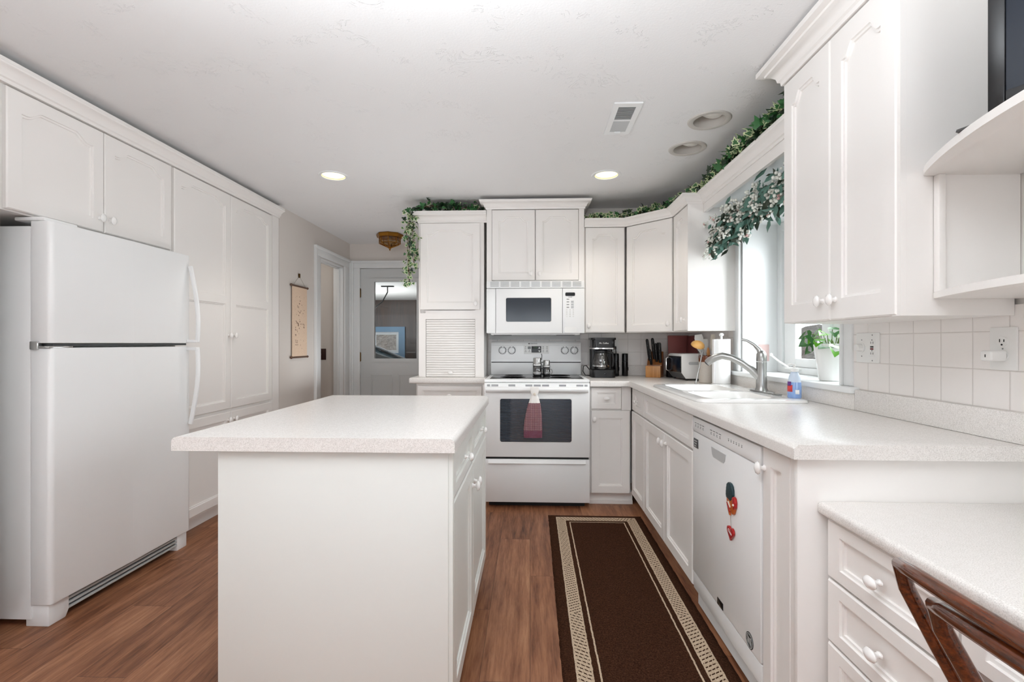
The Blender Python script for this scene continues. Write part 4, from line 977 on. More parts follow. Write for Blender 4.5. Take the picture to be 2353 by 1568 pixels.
# ------------------------------------------------------------------ lower right run
XD = 0.738
def lowers():
    # base cabinet between stove and corner
    t = thing('base_cabinet', 'white base cabinet with one drawer right beside the stove', 'cabinet', (0.436, 3.505, 0))
    mb = MB(); mb.box(0, 0.30, 0.021, YW - 0.009 - 3.505, 0.09, CT - 0.047); mb.box(0, 0.32, 0.055, 0.56, 0, 0.0899); mb.box(0, 0.32, 0.045, 0.0549, 0.001, 0.028); mb.box(0.232, 0.30, 0.004, 0.0209, 0.70, CT - 0.047); mb.build('body', 'cabinet_paint', t)
    add_drawer(t, 0.01, 0.230, 0.708, 0.866); add_door(t, 0.01, 0.292, 0.092, 0.698, (0.032, 0.635))
    # corner base
    def base(y1, y0, label, loc_z=0.09):
        t = thing('base_cabinet', label, 'cabinet', (XD, y1, 0), R(-90)); w = y1 - y0
        mb = MB(); mb.box(0.001, w - 0.001, 0.021, XW - 0.025 - XD, 0.09, 0.70); mb.box(0.001, w - 0.001, 0.021, 0.04, 0.7001, CT - 0.047); mb.box(0.001, w - 0.001, 0.075, 0.5, 0, 0.09)
        mb.build('body', 'cabinet_paint', t); return t, w
    t, w = base(3.503, 3.122, 'white corner base cabinet with a small drawer left of the sink')
    add_drawer(t, 0.02, w - 0.004, 0.708, 0.866, stile=0.09); add_door(t, 0.004, w - 0.004, 0.092, 0.698)
    t, w = base(3.120, 2.196, 'white two-door sink base cabinet with long false drawer front')
    add_drawer(t, 0.004, w - 0.006, 0.708, 0.866, knob=False, name='false_front')
    add_door(t, 0.004, w / 2 - 0.002, 0.092, 0.698, (w / 2 - 0.032, 0.645)); add_door(t, w / 2 + 0.002, w - 0.006, 0.092, 0.698, (w / 2 + 0.034, 0.645))
    # narrow end cabinet
    y1, y0 = 1.546, 1.357; w = y1 - y0
    t = thing('base_cabinet', 'narrow white end cabinet beside the dishwasher with a single slim door', 'cabinet', (XD, y1, 0), R(-90))
    mb = MB(); mb.box(0.001, w, 0.021, XW - 0.002 - XD, 0.0, CT - 0.041); mb.box(w - 0.022, w, 0.0, 0.0209, 0.0, CT - 0.041); mb.build('body', 'cabinet_paint', t)
    add_door(t, 0.003, w - 0.024, 0.03, 0.866, (0.018, 0.80), stile=0.05)
    # dishwasher
    y1, y0 = 2.192, 1.548; w = y1 - y0
    t = thing('dishwasher', 'white built-in dishwasher between sink base and narrow cabinet', 'dishwasher', (XD, y1, 0), R(-90))
    mb = MB(); mb.box(0.012, w - 0.012, 0.02, XW - 0.06 - XD, 0.02, 0.70); mb.build('body', 'appliance_white', t)
    mb = MB(); mb.box(0.004, w - 0.004, -0.004, 0.022, 0.80, 0.862, 0.004); cp = mb.build('control_panel', 'appliance_white', t)
    for k in range(8):
        mb = MB(); mb.box(-0.009, 0.009, -0.0012, 0.001, 0.004, 0.0065); mb.box(-0.003, 0.003, -0.0012, 0.001, -0.006, -0.003); mb.box(-0.006, 0.006, -0.0012, 0.001, -0.011, -0.0095)
        mb.build('key', 'label_grey', cp, (0.05 + k * 0.03 + (0.06 if k > 3 else 0), -0.004, 0.834))
    for k in range(6):
        mb = MB(); mb.box(-0.002, 0.002, -0.0012, 0.001, -0.002, 0.002); mb.box(-0.004, 0.004, -0.0012, 0.001, 0.005, 0.0065); mb.build('indicator', 'label_grey', cp, (0.40 + k * 0.022, -0.004, 0.832))
    mb = MB(); mb.box(0.004, w - 0.004, -0.002, 0.022, 0.165, 0.797, 0.005); dr = mb.build('door', 'appliance_white', t)
    mb = MB(); pr = [(0.23, 0.772), (0.37, 0.772), (0.362, 0.745), (0.35, 0.735), (0.25, 0.735), (0.238, 0.745)]
    mb.prism(pr, 'y', -0.004, 0.0); mb.build('handle_recess', 'light_grey', dr)
    mb = MB(); mb.box(0.02, 0.076, -0.0035, 0.0, 0.728, 0.768, 0.001); pl = mb.build('rating_label', 'dark_grey', dr)
    for k in range(3):
        mb = MB(); mb.box(-0.018, 0.018 - 0.006 * k, -0.0005, 0.0005, -0.002, 0.002); mb.build('label_line', 'light_grey', pl, (0.048, -0.0038, 0.758 - k * 0.011))
    mb = MB(); mb.box(0.004, w - 0.004, 0.002, 0.022, 0.088, 0.16, 0.003); mb.box(0.02, w - 0.02, 0.05, 0.06, 0.0, 0.088); kp = mb.build('access_panel', 'appliance_white', t)
    mb = MB(); mb.box(0.29, 0.345, -0.004, 0.0, 0.17, 0.196, 0.001); b = mb.build('badge', 'black_satin', dr)
    mb = MB(); mb.lathe([(0.027, 0.0), (0.027, -0.0012), (0.001, -0.0012)], (0.565, -0.0022, 0.195), 28, axis='y'); st = mb.build('round_sticker', 'dark_grey', dr)
    mb = MB(); mb.lathe([(0.024, -0.0036), (0.024, -0.0040), (0.0215, -0.0040), (0.0215, -0.0036)], (0.565, 0, 0.195), 28, axis='y')
    for k in range(16):
        a = 2 * math.pi * k / 16; mb.box(-0.0012, 0.0012, -0.0040, -0.0036, 0.016, 0.020, rot=Matrix.Rotation(a, 4, 'Y')); 
    for v in mb.bm.verts:
        if abs(v.co.x) < 0.05: v.co.x += 0.565; v.co.z += 0.195
    mb.box(0.553, 0.563, -0.004, -0.0036, 0.184, 0.206); mb.box(0.567, 0.577, -0.004, -0.0036, 0.184, 0.206)
    mb.build('sticker_mark', 'light_grey', st)
lowers()

def magnet():
    t = thing('fridge_magnet', 'painted wooden magnet with hanging red heart on the dishwasher door', 'magnet', (XD - 0.003, 1.765, 0.63), R(-90))
    # local x runs towards the camera, y outwards negative
    sc = 1.0
    teal = [(-0.030, -0.008), (-0.034, 0.004), (-0.029, 0.008), (-0.033, 0.016), (-0.027, 0.021), (-0.031, 0.029), (-0.024, 0.034), (-0.027, 0.042), (-0.019, 0.047), (-0.012, 0.053), (0.004, 0.052), (0.016, 0.044), (0.022, 0.03), (0.022, 0.014), (0.014, -0.004), (0.004, -0.012), (-0.01, -0.006)]
    org = [(-0.03, -0.008), (-0.01, -0.006), (0.004, -0.012), (0.014, -0.004), (0.024, 0.006), (0.036, 0.004), (0.042, -0.010), (0.041, -0.024), (0.033, -0.038), (0.03, -0.05), (0.02, -0.056), (0.004, -0.05), (-0.018, -0.03), (-0.03, -0.02)]
    red = [(0.02, 0.004), (0.03, 0.012), (0.04, 0.008), (0.046, -0.006), (0.044, -0.024), (0.034, -0.034), (0.026, -0.024)]
    lip = [(-0.03, -0.024), (-0.016, -0.03), (0.004, -0.048), (-0.002, -0.054), (-0.018, -0.044)]
    leg = [(-0.032, -0.034), (-0.024, -0.04), (-0.008, -0.058), (-0.006, -0.068), (-0.014, -0.068), (-0.026, -0.052)]
    for nm, p, m, y in (('crest', teal, 'magnet_teal', -0.010), ('body', org, 'magnet_orange', -0.008), ('ear', red, 'magnet_red', -0.0105), ('mouth', lip, 'magnet_red', -0.0095), ('leg', leg, 'magnet_orange', -0.006)):
        mb = MB(); mb.prism(p, 'y', y, 0.0, bev=0.0015); mb.build(nm, m, t)
    mb = MB(); mb.sphere((0.037, -0.011, -0.016), 0.0045, 10); mb.build('bead', 'cream_plastic', t)
    mb = MB(); mb.prism([(-0.018, -0.02), (-0.010, -0.016), (0.006, -0.034), (0.002, -0.036)], 'y', -0.0105, -0.007); mb.build('stripe', 'cream_plastic', t)
    mb = MB(); mb.tube([(-0.008, -0.003, -0.066), (-0.002, -0.003, -0.107)], 0.0007, 6); mb.build('string', 'string', t)
    pts = []
    for k in range(28):
        a = 2 * math.pi * k / 28; x = 16 * math.sin(a) ** 3; z = 13 * math.cos(a) - 5 * math.cos(2 * a) - 2 * math.cos(3 * a) - math.cos(4 * a)
        pts.append((x * 0.00175 + 0.0, z * 0.0017 - 0.128))
    mb = MB(); mb.prism(pts, 'y', -0.008, -0.001, bev=0.0012); h = mb.build('heart', 'magnet_red', t)
    text('lettering', 'Clean', 0.0145, 'paper', h, (0.0, -0.0086, -0.126), (R(90), R(18), 0))
magnet()

# ------------------------------------------------------------------ countertop with sink cut-out
SX0, SX1, SY0, SY1 = 0.775, 1.285, 2.215, 3.075
def countertop():
    t = thing('countertop', 'long L-shaped laminate countertop holding the white sink', 'countertop')
    mb = MB(); z0, z1 = CT - 0.04, CT
    FX, FY, EY = 0.712, 3.46, 1.315; e = 0.012
    bm = mb.bm
    outer = [(0.434, YW - 0.009), (0.434, FY), (FX, FY), (FX, EY), (XW - 0.009, EY), (XW - 0.009, YW - 0.009)]
    hole = [(SX0 + e, SY0 + e), (SX1 - e, SY0 + e), (SX1 - e, SY1 - e), (SX0 + e, SY1 - e)]
    lo, hi = mb.ring([(x, y, z0) for x, y in outer]), mb.ring([(x, y, z1) for x, y in outer])
    hl, hh = mb.ring([(x, y, z0) for x, y in hole]), mb.ring([(x, y, z1) for x, y in hole])
    sides = mb.bridge(lo, hi); mb.bridge(hl, hh)
    for a, b in ((lo, hl), (hi, hh)):
        es = [bm.edges.get((r[i], r[(i + 1) % len(r)])) for r in (a, b) for i in range(len(r))]
        bmesh.ops.triangle_fill(bm, edges=es, use_beauty=True)
    bm.edges.ensure_lookup_table()
    bev = [bm.edges.get((hi[1], hi[2])), bm.edges.get((hi[2], hi[3]))]
    bmesh.ops.bevel(bm, geom=bev, offset=0.012, segments=4, profile=0.5, affect='EDGES')
    mb.build('slab', 'laminate', t)
    mb = MB()
    mb.box(XW - 0.03, XW - 0.0085, 1.995, 3.22, CT + 0.0002, 0.985, 0.004); mb.box(XW - 0.03, XW - 0.0085, EY, 1.994, CT + 0.0002, 1.003, 0.004); mb.box(XW - 0.03, XW - 0.0085, 3.221, YW - 0.031, CT + 0.0002, 1.0, 0.004)
    mb.box(0.434, XW - 0.0085, YW - 0.03, YW - 0.0085, CT + 0.0002, 1.0, 0.004)
    mb.build('backsplash', 'laminate', t)
countertop()

def sink():
    t = thing('kitchen_sink', 'white double-bowl drop-in sink under the window', 'sink', (0, 0, CT))
    def rr(x0, x1, y0, y1, r, n=6):
        p = []
        for cx, cy, a0 in ((x1 - r, y0 + r, -90), (x1 - r, y1 - r, 0), (x0 + r, y1 - r, 90), (x0 + r, y0 + r, 180)):
            p += [(cx + r * math.cos(R(a0 + 90 * k / n)), cy + r * math.sin(R(a0 + 90 * k / n))) for k in range(n + 1)]
        return p
    mb = MB(); bm = mb.bm
    o0 = rr(SX0, SX1, SY0, SY1, 0.05); o1 = rr(SX0 + 0.004, SX1 - 0.004, SY0 + 0.004, SY1 - 0.004, 0.047); o2 = rr(SX0 + 0.018, SX1 - 0.018, SY0 + 0.018, SY1 - 0.018, 0.04)
    r0 = mb.ring([(x, y, 0.0008) for x, y in o0]); r1 = mb.ring([(x, y, 0.011) for x, y in o1]); r2 = mb.ring([(x, y, 0.015) for x, y in o2])
    mb.bridge(r0, r1); mb.bridge(r1, r2)
    es = [bm.edges.get((r2[i], r2[(i + 1) % len(r2)])) for i in range(len(r2))]
    mid = SY0 + 0.40
    for (y0, y1) in ((SY0 + 0.055, mid - 0.02), (mid + 0.02, SY1 - 0.055)):
        x0, x1 = SX0 + 0.055, SX1 - 0.135
        rings = []
        for d, z, r in ((0, 0.015, 0.06), (0.004, 0.009, 0.056), (0.014, -0.02, 0.055), (0.03, -0.15, 0.05), (0.05, -0.168, 0.04), (0.12, -0.172, 0.02)):
            rings.append(mb.ring([(x, y, z) for x, y in rr(x0 + d, x1 - d, y0 + d, y1 - d, r)]))
        for a, b in zip(rings, rings[1:]): mb.bridge(a, b)
        mb.cap(rings[-1]); a = rings[0]; es += [bm.edges.get((a[i], a[(i + 1) % len(a)])) for i in range(len(a))]
    bmesh.ops.triangle_fill(bm, edges=es, use_beauty=True)
    bmesh.ops.recalc_face_normals(bm, faces=bm.faces)
    mb.build('basin', 'porcelain', t, smooth=50)
    mb = MB(); mb.lathe([(0.02, 0.0155), (0.022, 0.018), (0.014, 0.019), (0.001, 0.019)], (SX1 - 0.045, 2.44, 0), 24); mb.build('hole_cover', 'brushed_steel', t)
    for y in (2.40, 2.85):
        mb = MB(); mb.lathe([(0.04, -0.171), (0.04, -0.168), (0.03, -0.17), (0.001, -0.1715)], (0.96, y, 0), 24); mb.build('drain', 'chrome', t)
sink()
def faucet():
    t = thing('faucet', 'brushed steel single-lever faucet arching over the sink', 'faucet', (1.238, 2.60, CT + 0.0155))
    def ell(a, b, n=28): return [(a * math.cos(2 * math.pi * k / n), b * math.sin(2 * math.pi * k / n)) for k in range(n)]
    mb = MB(); mb.prism(ell(0.032, 0.125), 'z', 0, 0.006, bev=0.002); mb.build('deck_plate', 'brushed_steel', t)
    mb = MB(); mb.lathe([(0.033, 0.006), (0.031, 0.012), (0.027, 0.02), (0.027, 0.05), (0.025, 0.10), (0.0255, 0.15), (0.026, 0.152), (0.0255, 0.158)], seg=28); mb.build('body', 'brushed_steel', t)
    # spout swings toward the bowl and away from the camera
    dx, dy = -0.23, 0.14
    pts = []; rs = []
    for u, h, r in ((-0.02, 0.03, 0.020), (0.04, 0.075, 0.021), (0.18, 0.115, 0.020), (0.36, 0.152, 0.0185), (0.55, 0.178, 0.018), (0.72, 0.188, 0.019), (0.86, 0.178, 0.0205), (0.96, 0.160, 0.021), (1.02, 0.146, 0.0195)):
        pts.append((dx * u, dy * u, h)); rs.append(r)
    mb = MB(); mb.tube(pts, rs, 16); mb.build('spout', 'brushed_steel', t, smooth=60)
    mb = MB(); mb.cyl((dx * 1.0, dy * 1.0, 0.149), (dx * 1.03, dy * 1.03, 0.140), 0.0175, 0.016, 16); mb.build('spray_face', 'dark_grey', t)
    mb = MB(); mb.lathe([(0.0255, 0.161), (0.026, 0.17), (0.025, 0.20), (0.016, 0.218), (0.001, 0.222)], seg=24)
    mb.tube([(0.0, 0, 0.20), (-0.010, 0.006, 0.225), (-0.03, 0.02, 0.250), (-0.06, 0.037, 0.272), (-0.082, 0.05, 0.278)], [0.02, 0.014, 0.009, 0.0065, 0.0075], 12)
    mb.build('lever', 'brushed_steel', t, smooth=60)
faucet()

# ------------------------------------------------------------------ desk and end panel
def desk():
    t = thing('peninsula_end_panel', 'white flat end panel under the counter behind the desk', 'panel', (0, 0, 0))
    mb = MB(); mb.box(XD - 0.004, XW - 0.002, 1.338, 1.3565, 0.0, CT - 0.041, 0.001); mb.build('panel', 'cabinet_paint', t)
    t = thing('desktop', 'laminate desk top at lower right below counter height', 'desktop')
    mb = MB(); mb.box(0.782, XW - 0.002, -0.5, 1.337, 0.728, 0.762, 0.012, seg=4); mb.build('slab', 'laminate', t)
    t = thing('drawer_unit', 'white desk drawer bank with oval knobs under the desktop', 'drawers', (0.80, 1.318, 0), R(-90))
    w = 0.395
    mb = MB(); mb.box(0.0, w, 0.021, XW - 0.003 - 0.80, 0.07, 0.7275); mb.box(0.0, w, 0.06, 0.5, 0, 0.07); mb.build('body', 'cabinet_paint', t)
    for z0, z1 in ((0.567, 0.722), (0.397, 0.561), (0.10, 0.391)): add_drawer(t, 0.002, w - 0.004, z0, z1, stile=0.05, rail=0.035)
    t = thing('pencil_drawer', 'shallow white apron drawer beside the bank, over the kneehole', 'drawers', (0.80, 1.318 - w - 0.001, 0), R(-90))
    mb = MB(); mb.box(0.0, 0.85, 0.021, 0.5, 0.612, 0.7275); mb.build('body', 'cabinet_paint', t)
    add_drawer(t, 0.003, 0.84, 0.604, 0.722, stile=0.05, rail=0.03)
desk()
def chair():
    t = thing('bentwood_chair', 'dark brown bentwood chair pulled up to the desk', 'chair', (0, 0, 0))
    cy = 0.575
    def hoop(hy, top, rise, lean, r, fx, name, bot):
        mb = MB(); pts = []
        # far post up, across the bowed rail, down the near post
        def post(sgn):
            out = []
            for u in (0.0, 0.35, 0.7, 0.92): out.append((0.78 - lean * u ** 0.9 , cy + sgn * (hy - 0.085 * (1 - u)), bot + (top - 0.012 - bot) * u))
            return out
        a = post(1); b = post(-1)
        rail = []
        for k in range(0, 13):
            v = 1 - 2 * k / 12; rail.append((0.78 - lean - 0.035 * (1 - v * v), cy + v * (hy - 0.008), top + rise * (1 - v * v)))
        pts = a + rail + list(reversed(b))
        mb.tube(pts, r, 14, flat=fx, up=(0, 1, 0)); mb.build(name, 'chair_wood', t, smooth=70)
    hoop(0.262, 0.82, 0.016, 0.155, 0.0122, (1.0, 1.0), 'outer_hoop', 0.45)
    hoop(0.197, 0.786, 0.022, 0.150, 0.0135, (1.0, 1.0), 'inner_hoop', 0.45)
    mb = MB(); mb.lathe([(0.18, 0.425), (0.205, 0.43), (0.215, 0.445), (0.208, 0.458), (0.17, 0.452), (0.001, 0.448)], (0.955, cy, 0), 40); mb.build('seat', 'chair_wood', t)
    for x, sx in ((0.80, -0.05), (1.10, 0.05)):
        for sy in (1, -1):
            mb = MB(); mb.tube([(x, cy + sy * 0.15, 0.43), (x + sx * 0.4, cy + sy * 0.17, 0.22), (x + sx, cy + sy * 0.19, 0.0)], [0.017, 0.0155, 0.0125], 12); mb.build('leg', 'chair_wood', t)
    mb = MB(); n = 32; mb.tube([(0.955 + 0.165 * math.cos(2 * math.pi * k / n), cy + 0.165 * math.sin(2 * math.pi * k / n), 0.23) for k in range(n + 1)], 0.009, 8, caps=False); mb.build('stretcher_ring', 'chair_wood', t)
chair()

# ------------------------------------------------------------------ island
def island():
    t = thing('island_countertop', 'laminate countertop of the freestanding kitchen island', 'countertop')
    mb = MB(); bm = mb.bm
    r = mb.box(-1.052, -0.216, 1.358, 2.47, CT - 0.041, CT)
    es = [e for e in bm.edges if abs(e.verts[0].co.z - CT) < 1e-4 and abs(e.verts[1].co.z - CT) < 1e-4 and abs(e.verts[0].co.x - e.verts[1].co.x) < 1e-4]
    bmesh.ops.bevel(bm, geom=es, offset=0.016, segments=5, profile=0.5, affect='EDGES')
    mb.build('slab', 'laminate', t)
    t = thing('island_cabinet', 'white island base cabinet with flat near end panel', 'cabinet', (-0.226, 1.385, 0), R(90))
    w = 2.445 - 1.385
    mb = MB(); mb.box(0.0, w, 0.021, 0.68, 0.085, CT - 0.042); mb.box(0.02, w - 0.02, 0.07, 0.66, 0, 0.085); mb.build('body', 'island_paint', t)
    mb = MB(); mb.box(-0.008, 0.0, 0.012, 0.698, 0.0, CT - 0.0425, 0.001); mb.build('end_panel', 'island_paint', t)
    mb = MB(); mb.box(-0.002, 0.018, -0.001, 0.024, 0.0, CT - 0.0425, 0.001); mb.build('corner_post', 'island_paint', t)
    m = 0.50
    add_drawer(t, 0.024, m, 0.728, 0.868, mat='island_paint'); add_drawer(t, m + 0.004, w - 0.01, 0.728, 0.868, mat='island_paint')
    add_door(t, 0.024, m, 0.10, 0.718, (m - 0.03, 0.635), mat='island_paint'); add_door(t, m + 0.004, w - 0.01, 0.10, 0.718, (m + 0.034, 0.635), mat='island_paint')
island()

# ------------------------------------------------------------------ rug
def rug():
    mb = MB(); bm = mb.bm; nx, ny = 26, 72; rows = []
    for j in range(ny + 1):
        row = []
        for i in range(nx + 1):
            x = -RUGW / 2 + RUGW * i / nx; y = -RUGL / 2 + RUGL * j / ny
            ed = min(RUGW / 2 - abs(x), RUGL / 2 - abs(y)); z = 0.010 * min(1, 0.25 + ed / 0.012) + random.uniform(0, 0.0008)
            row.append(bm.verts.new((x + (random.uniform(-0.0015, 0.0015) if ed < 0.001 else 0), y, z)))
        rows.append(row)
    for j in range(ny):
        for i in range(nx): bm.faces.new((rows[j][i], rows[j][i + 1], rows[j + 1][i + 1], rows[j + 1][i]))
    border = rows[0] + [r[-1] for r in rows[1:]] + list(reversed(rows[-1][:-1])) + [r[0] for r in reversed(rows[1:-1])]
    low = [bm.verts.new((v.co.x, v.co.y, 0.0008)) for v in border]
    mb.bridge(border, low)
    o = mb.build('rug', 'rug_pile', None, (0.434, 3.295 - RUGL / 2, 0), (0, 0, R(-0.4)), smooth=80)
    tag(o, 'dark brown runner rug with cream woven border on the floor', 'rug')
rug()

# ------------------------------------------------------------------ wall scroll, switch plate in the side room
def scroll():
    t = thing('wall_scroll', 'narrow beige cloth scroll with dark blossoms hanging beside the doorway', 'wall hanging', (XL + 0.012, 4.075, 1.065), R(90))
    w, h = 0.30, 0.635
    mb = MB(); mb.box(0.012, w - 0.012, -0.001, 0.001, 0.008, h - 0.004); mb.build('cloth', 'scroll_cloth', t)
    for z in (0.0, h):
        mb = MB(); mb.cyl((0.006, 0, z), (w - 0.006, 0, z), 0.0085, seg=12); mb.sphere((0.0, 0, z), 0.013, 10); mb.sphere((w, 0, z), 0.011, 10); mb.build('rod', 'scroll_wood', t)
    mb = MB(); mb.tube([(0.03, 0, h), (w / 2, 0.004, h + 0.095), (w - 0.03, 0, h)], 0.0014, 6); mb.build('cord', 'string', t)
    mb = MB(); mb.box(w / 2 - 0.007, w / 2 + 0.007, -0.004, 0.011, h + 0.08, h + 0.118, 0.002); mb.build('hook', 'dark_brass', t)
scroll()
mb = MB(); mb.box(-2.43, -2.315, 5.322, 5.3295, 1.0, 1.127, 0.003); mb.box(-2.378, -2.367, 5.308, 5.323, 1.05, 1.075, 0.002)
tag(mb.build('switch_plate', 'brown_plate'), 'dark brown switch plate on the wall seen through the left doorway', 'switch')

# ------------------------------------------------------------------ wall plates
def plate(name, label, x, y, z, w, h, facing):
    rz = R(-90) if facing == 'x' else 0
    t = thing(name, label, 'outlet', (x, y, z), rz)
    mb = MB(); mb.box(-w / 2, w / 2, -0.006, 0.0, -h / 2, h / 2, 0.0025); mb.build('cover_plate', 'plastic_white', t); return t
def recept(t, x, z):
    mb = MB(); mb.lathe([(0.0165, -0.006), (0.0165, -0.0085), (0.001, -0.0085)], (x, 0, z), 24, axis='y', sy=0.86); o = mb.build('receptacle', 'plastic_white', t)
    mb = MB()
    for dx, hh in ((-0.0062, 0.0045), (0.0062, 0.0036)): mb.box(x + dx - 0.0011, x + dx + 0.0011, -0.0092, -0.008, z - hh + 0.003, z + hh + 0.003)
    mb.lathe([(0.0026, -0.0092), (0.0026, -0.008)], (x, 0, z - 0.0085), 12, axis='y'); mb.build('slots', 'black_rubber', o)
def plates():
    t = plate('wall_plate', 'white two-gang wall plate with dimmer knob and red-button outlet by the window', XW - 0.008, 1.943, 1.174, 0.128, 0.118, 'x')
    mb = MB(); mb.lathe([(0.019, -0.006), (0.019, -0.009), (0.0155, -0.01), (0.0145, -0.028), (0.012, -0.03), (0.001, -0.03)], (-0.03, 0, 0.0), 28, axis='y'); mb.build('dimmer_knob', 'plastic_white', t)
    mb = MB(); mb.box(0.012, 0.046, -0.0075, -0.0055, -0.034, 0.034, 0.001); g = mb.build('outlet_insert', 'plastic_white', t)
    for z in (0.02, -0.022):
        mb = MB()
        for dx in (-0.006, 0.006): mb.box(0.029 + dx - 0.001, 0.029 + dx + 0.001, -0.008, -0.007, z - 0.004, z + 0.004)
        mb.lathe([(0.0022, -0.008), (0.0022, -0.007)], (0.029, 0, z + (0.0105 if z > 0 else 0.011)), 10, axis='y'); mb.build('slots', 'black_rubber', g)
    mb = MB(); mb.box(0.021, 0.037, -0.0092, -0.007, 0.001, 0.0065, 0.0006); mb.build('test_button', 'black_plastic', g)
    mb = MB(); mb.box(0.021, 0.037, -0.0092, -0.007, -0.0075, -0.0015, 0.0006); mb.build('reset_button', 'red_button', g)
    mb = MB()
    for dx, dz in ((-0.03, 0.031), (-0.03, -0.034), (0.029, 0.05), (0.029, -0.05)): mb.lathe([(0.0028, -0.0062), (0.0022, -0.0072), (0.0005, -0.0072)], (dx, 0, dz), 12, axis='y')
    mb.build('screws', 'mid_grey', t)
    t = plate('wall_outlet', 'white outlet plate on the tiles at far right with a charger plugged in', XW - 0.008, 1.40, 1.177, 0.078, 0.122, 'x')
    recept(t, 0.0, 0.020); recept(t, 0.0, -0.020)
    mb = MB(); mb.lathe([(0.0025, -0.006), (0.002, -0.0072), (0.0005, -0.0072)], (0, 0, 0), 12, axis='y'); mb.build('screw', 'mid_grey', t)
    t = thing('usb_charger', 'white cube charger plugged into the far right outlet', 'charger', (XW - 0.0168, 1.40, 1.157), R(-90))
    mb = MB(); mb.box(-0.018, 0.018, -0.045, -0.0005, -0.015, 0.015, 0.006, seg=3); mb.build('case', 'plastic_white', t)
    mb = MB(); mb.box(-0.0013, 0.0013, -0.0456, -0.044, -0.004, 0.004); mb.build('port', 'black_rubber', t)
    t = plate('wall_outlet', 'white outlet plate on the tiles just right of the coffee maker', 0.712, YW - 0.008, 1.176, 0.072, 0.118, 'y')
    recept(t, 0.0, 0.022); recept(t, 0.0, -0.022)
    t = thing('power_plug', 'black plug and cord in the outlet behind the coffee maker', 'plug', (0.712, YW - 0.0172, 1.15))
    mb = MB(); mb.box(-0.014, 0.014, -0.034, -0.0005, -0.012, 0.014, 0.004); mb.build('plug_head', 'black_rubber', t)
    mb = MB(); mb.tube([(0.008, -0.03, -0.006), (0.01, -0.036, -0.05), (0.0, -0.035, -0.12), (-0.03, -0.034, -0.2)], 0.0032, 8); mb.build('cord', 'cord_black', t)
    t = plate('wall_plate', 'pale pinkish plate on the window reveal behind the faucet', 1.475, 3.070, 1.13, 0.064, 0.105, 'y')
    for c in t.children: c.data.materials[0] = MATS['pink_plate']
    t = plate('wall_switch', 'white wall plate on the tiles between paper towels and window', XW - 0.008, 3.31, 1.17, 0.06, 0.13, 'x')
    mb = MB(); mb.box(-0.006, 0.006, -0.02, -0.006, -0.008, 0.008, 0.002); mb.build('toggle', 'plastic_white', t)
plates()

# ------------------------------------------------------------------ counter-top things
def coffee_maker():
    t = thing('coffee_maker', 'black drip coffee maker with glass carafe on the counter', 'coffee maker', (0.578, 3.86, CT))
    def st(w, d0, d1, r=0.03, n=6):
        p = []
        for cx, cy, a0 in ((w - r, d0 + r, -90), (w - r, d1 - r, 0), (-w + r, d1 - r, 90), (-w + r, d0 + r, 180)):
            p += [(cx + r * math.cos(R(a0 + 90 * k / n)), cy + r * math.sin(R(a0 + 90 * k / n))) for k in range(n + 1)]
        return p
    mb = MB(); mb.prism(st(0.092, -0.10, 0.10), 'z', 0.002, 0.062, bev=0.004); mb.build('base', 'black_plastic', t)
    mb = MB(); mb.prism(st(0.09, 0.03, 0.10, 0.02), 'z', 0.06, 0.245); mb.build('column', 'black_plastic', t)
    mb = MB(); mb.prism(st(0.09, -0.10, 0.10), 'z', 0.235, 0.300, bev=0.004); mb.prism(st(0.099, -0.108, 0.104, 0.034), 'z', 0.298, 0.316, bev=0.005); hd = mb.build('brew_head', 'black_satin', t)
    mb = MB(); mb.prism(st(0.091, -0.101, 0.101), 'z', 0.226, 0.236); mb.build('chrome_band', 'chrome', t)
    text('lettering', 'Mr. Coffee', 0.017, 'plastic_white', hd, (0.0, -0.1005, 0.272), FRONT)
    mb = MB(); mb.lathe([(0.009, -0.1), (0.009, -0.106), (0.001, -0.107)], (0.01, 0, 0.032), 16, axis='y'); mb.build('power_button', 'black_satin', t)
    c = (-0.012, -0.028, 0.064)
    mb = MB(); mb.lathe([(0.05, 0.0), (0.062, 0.004), (0.068, 0.03), (0.066, 0.06), (0.058, 0.095), (0.05, 0.115), (0.048, 0.13)], c, 28, closed_ends=False); cf = mb.build('carafe', 'carafe_glass', t)
    mb = MB(); mb.lathe([(0.0675, 0.022), (0.0695, 0.024), (0.0695, 0.032), (0.0675, 0.034)], c, 28, closed_ends=False); mb.build('carafe_band', 'chrome', cf)
    mb = MB(); mb.lathe([(0.05, 0.128), (0.053, 0.132), (0.053, 0.15), (0.03, 0.158), (0.001, 0.158)], c, 28); mb.build('carafe_lid', 'black_plastic', cf)
    mb = MB(); mb.tube([(c[0] + 0.045, c[1] - 0.02, c[2] + 0.14), (c[0] + 0.085, c[1] - 0.028, c[2] + 0.13), (c[0] + 0.094, c[1] - 0.03, c[2] + 0.08), (c[0] + 0.09, c[1] - 0.03, c[2] + 0.03)], 0.011, 10); mb.build('carafe_handle', 'black_plastic', cf)
    mb = MB()
    for k in range(7): mb.box(c[0] - 0.004 - 0.004 * (k % 2), c[0] + 0.006, c[1] - 0.069 + k * 0.0016 - (0.001), c[1] - 0.066 + k * 0.0016, c[2] + 0.036 + k * 0.011, c[2] + 0.039 + k * 0.011)
    mb.build('cup_marks', 'plastic_white', cf)
    mb = MB(); mb.tube([(-0.085, 0.085, 0.05), (-0.12, 0.06, 0.09), (-0.145, 0.03, 0.085), (-0.15, 0.02, 0.045), (-0.13, 0.03, 0.012), (-0.09, 0.06, 0.008)], 0.0035, 8); mb.build('power_cord', 'cord_black', t)
coffee_maker()
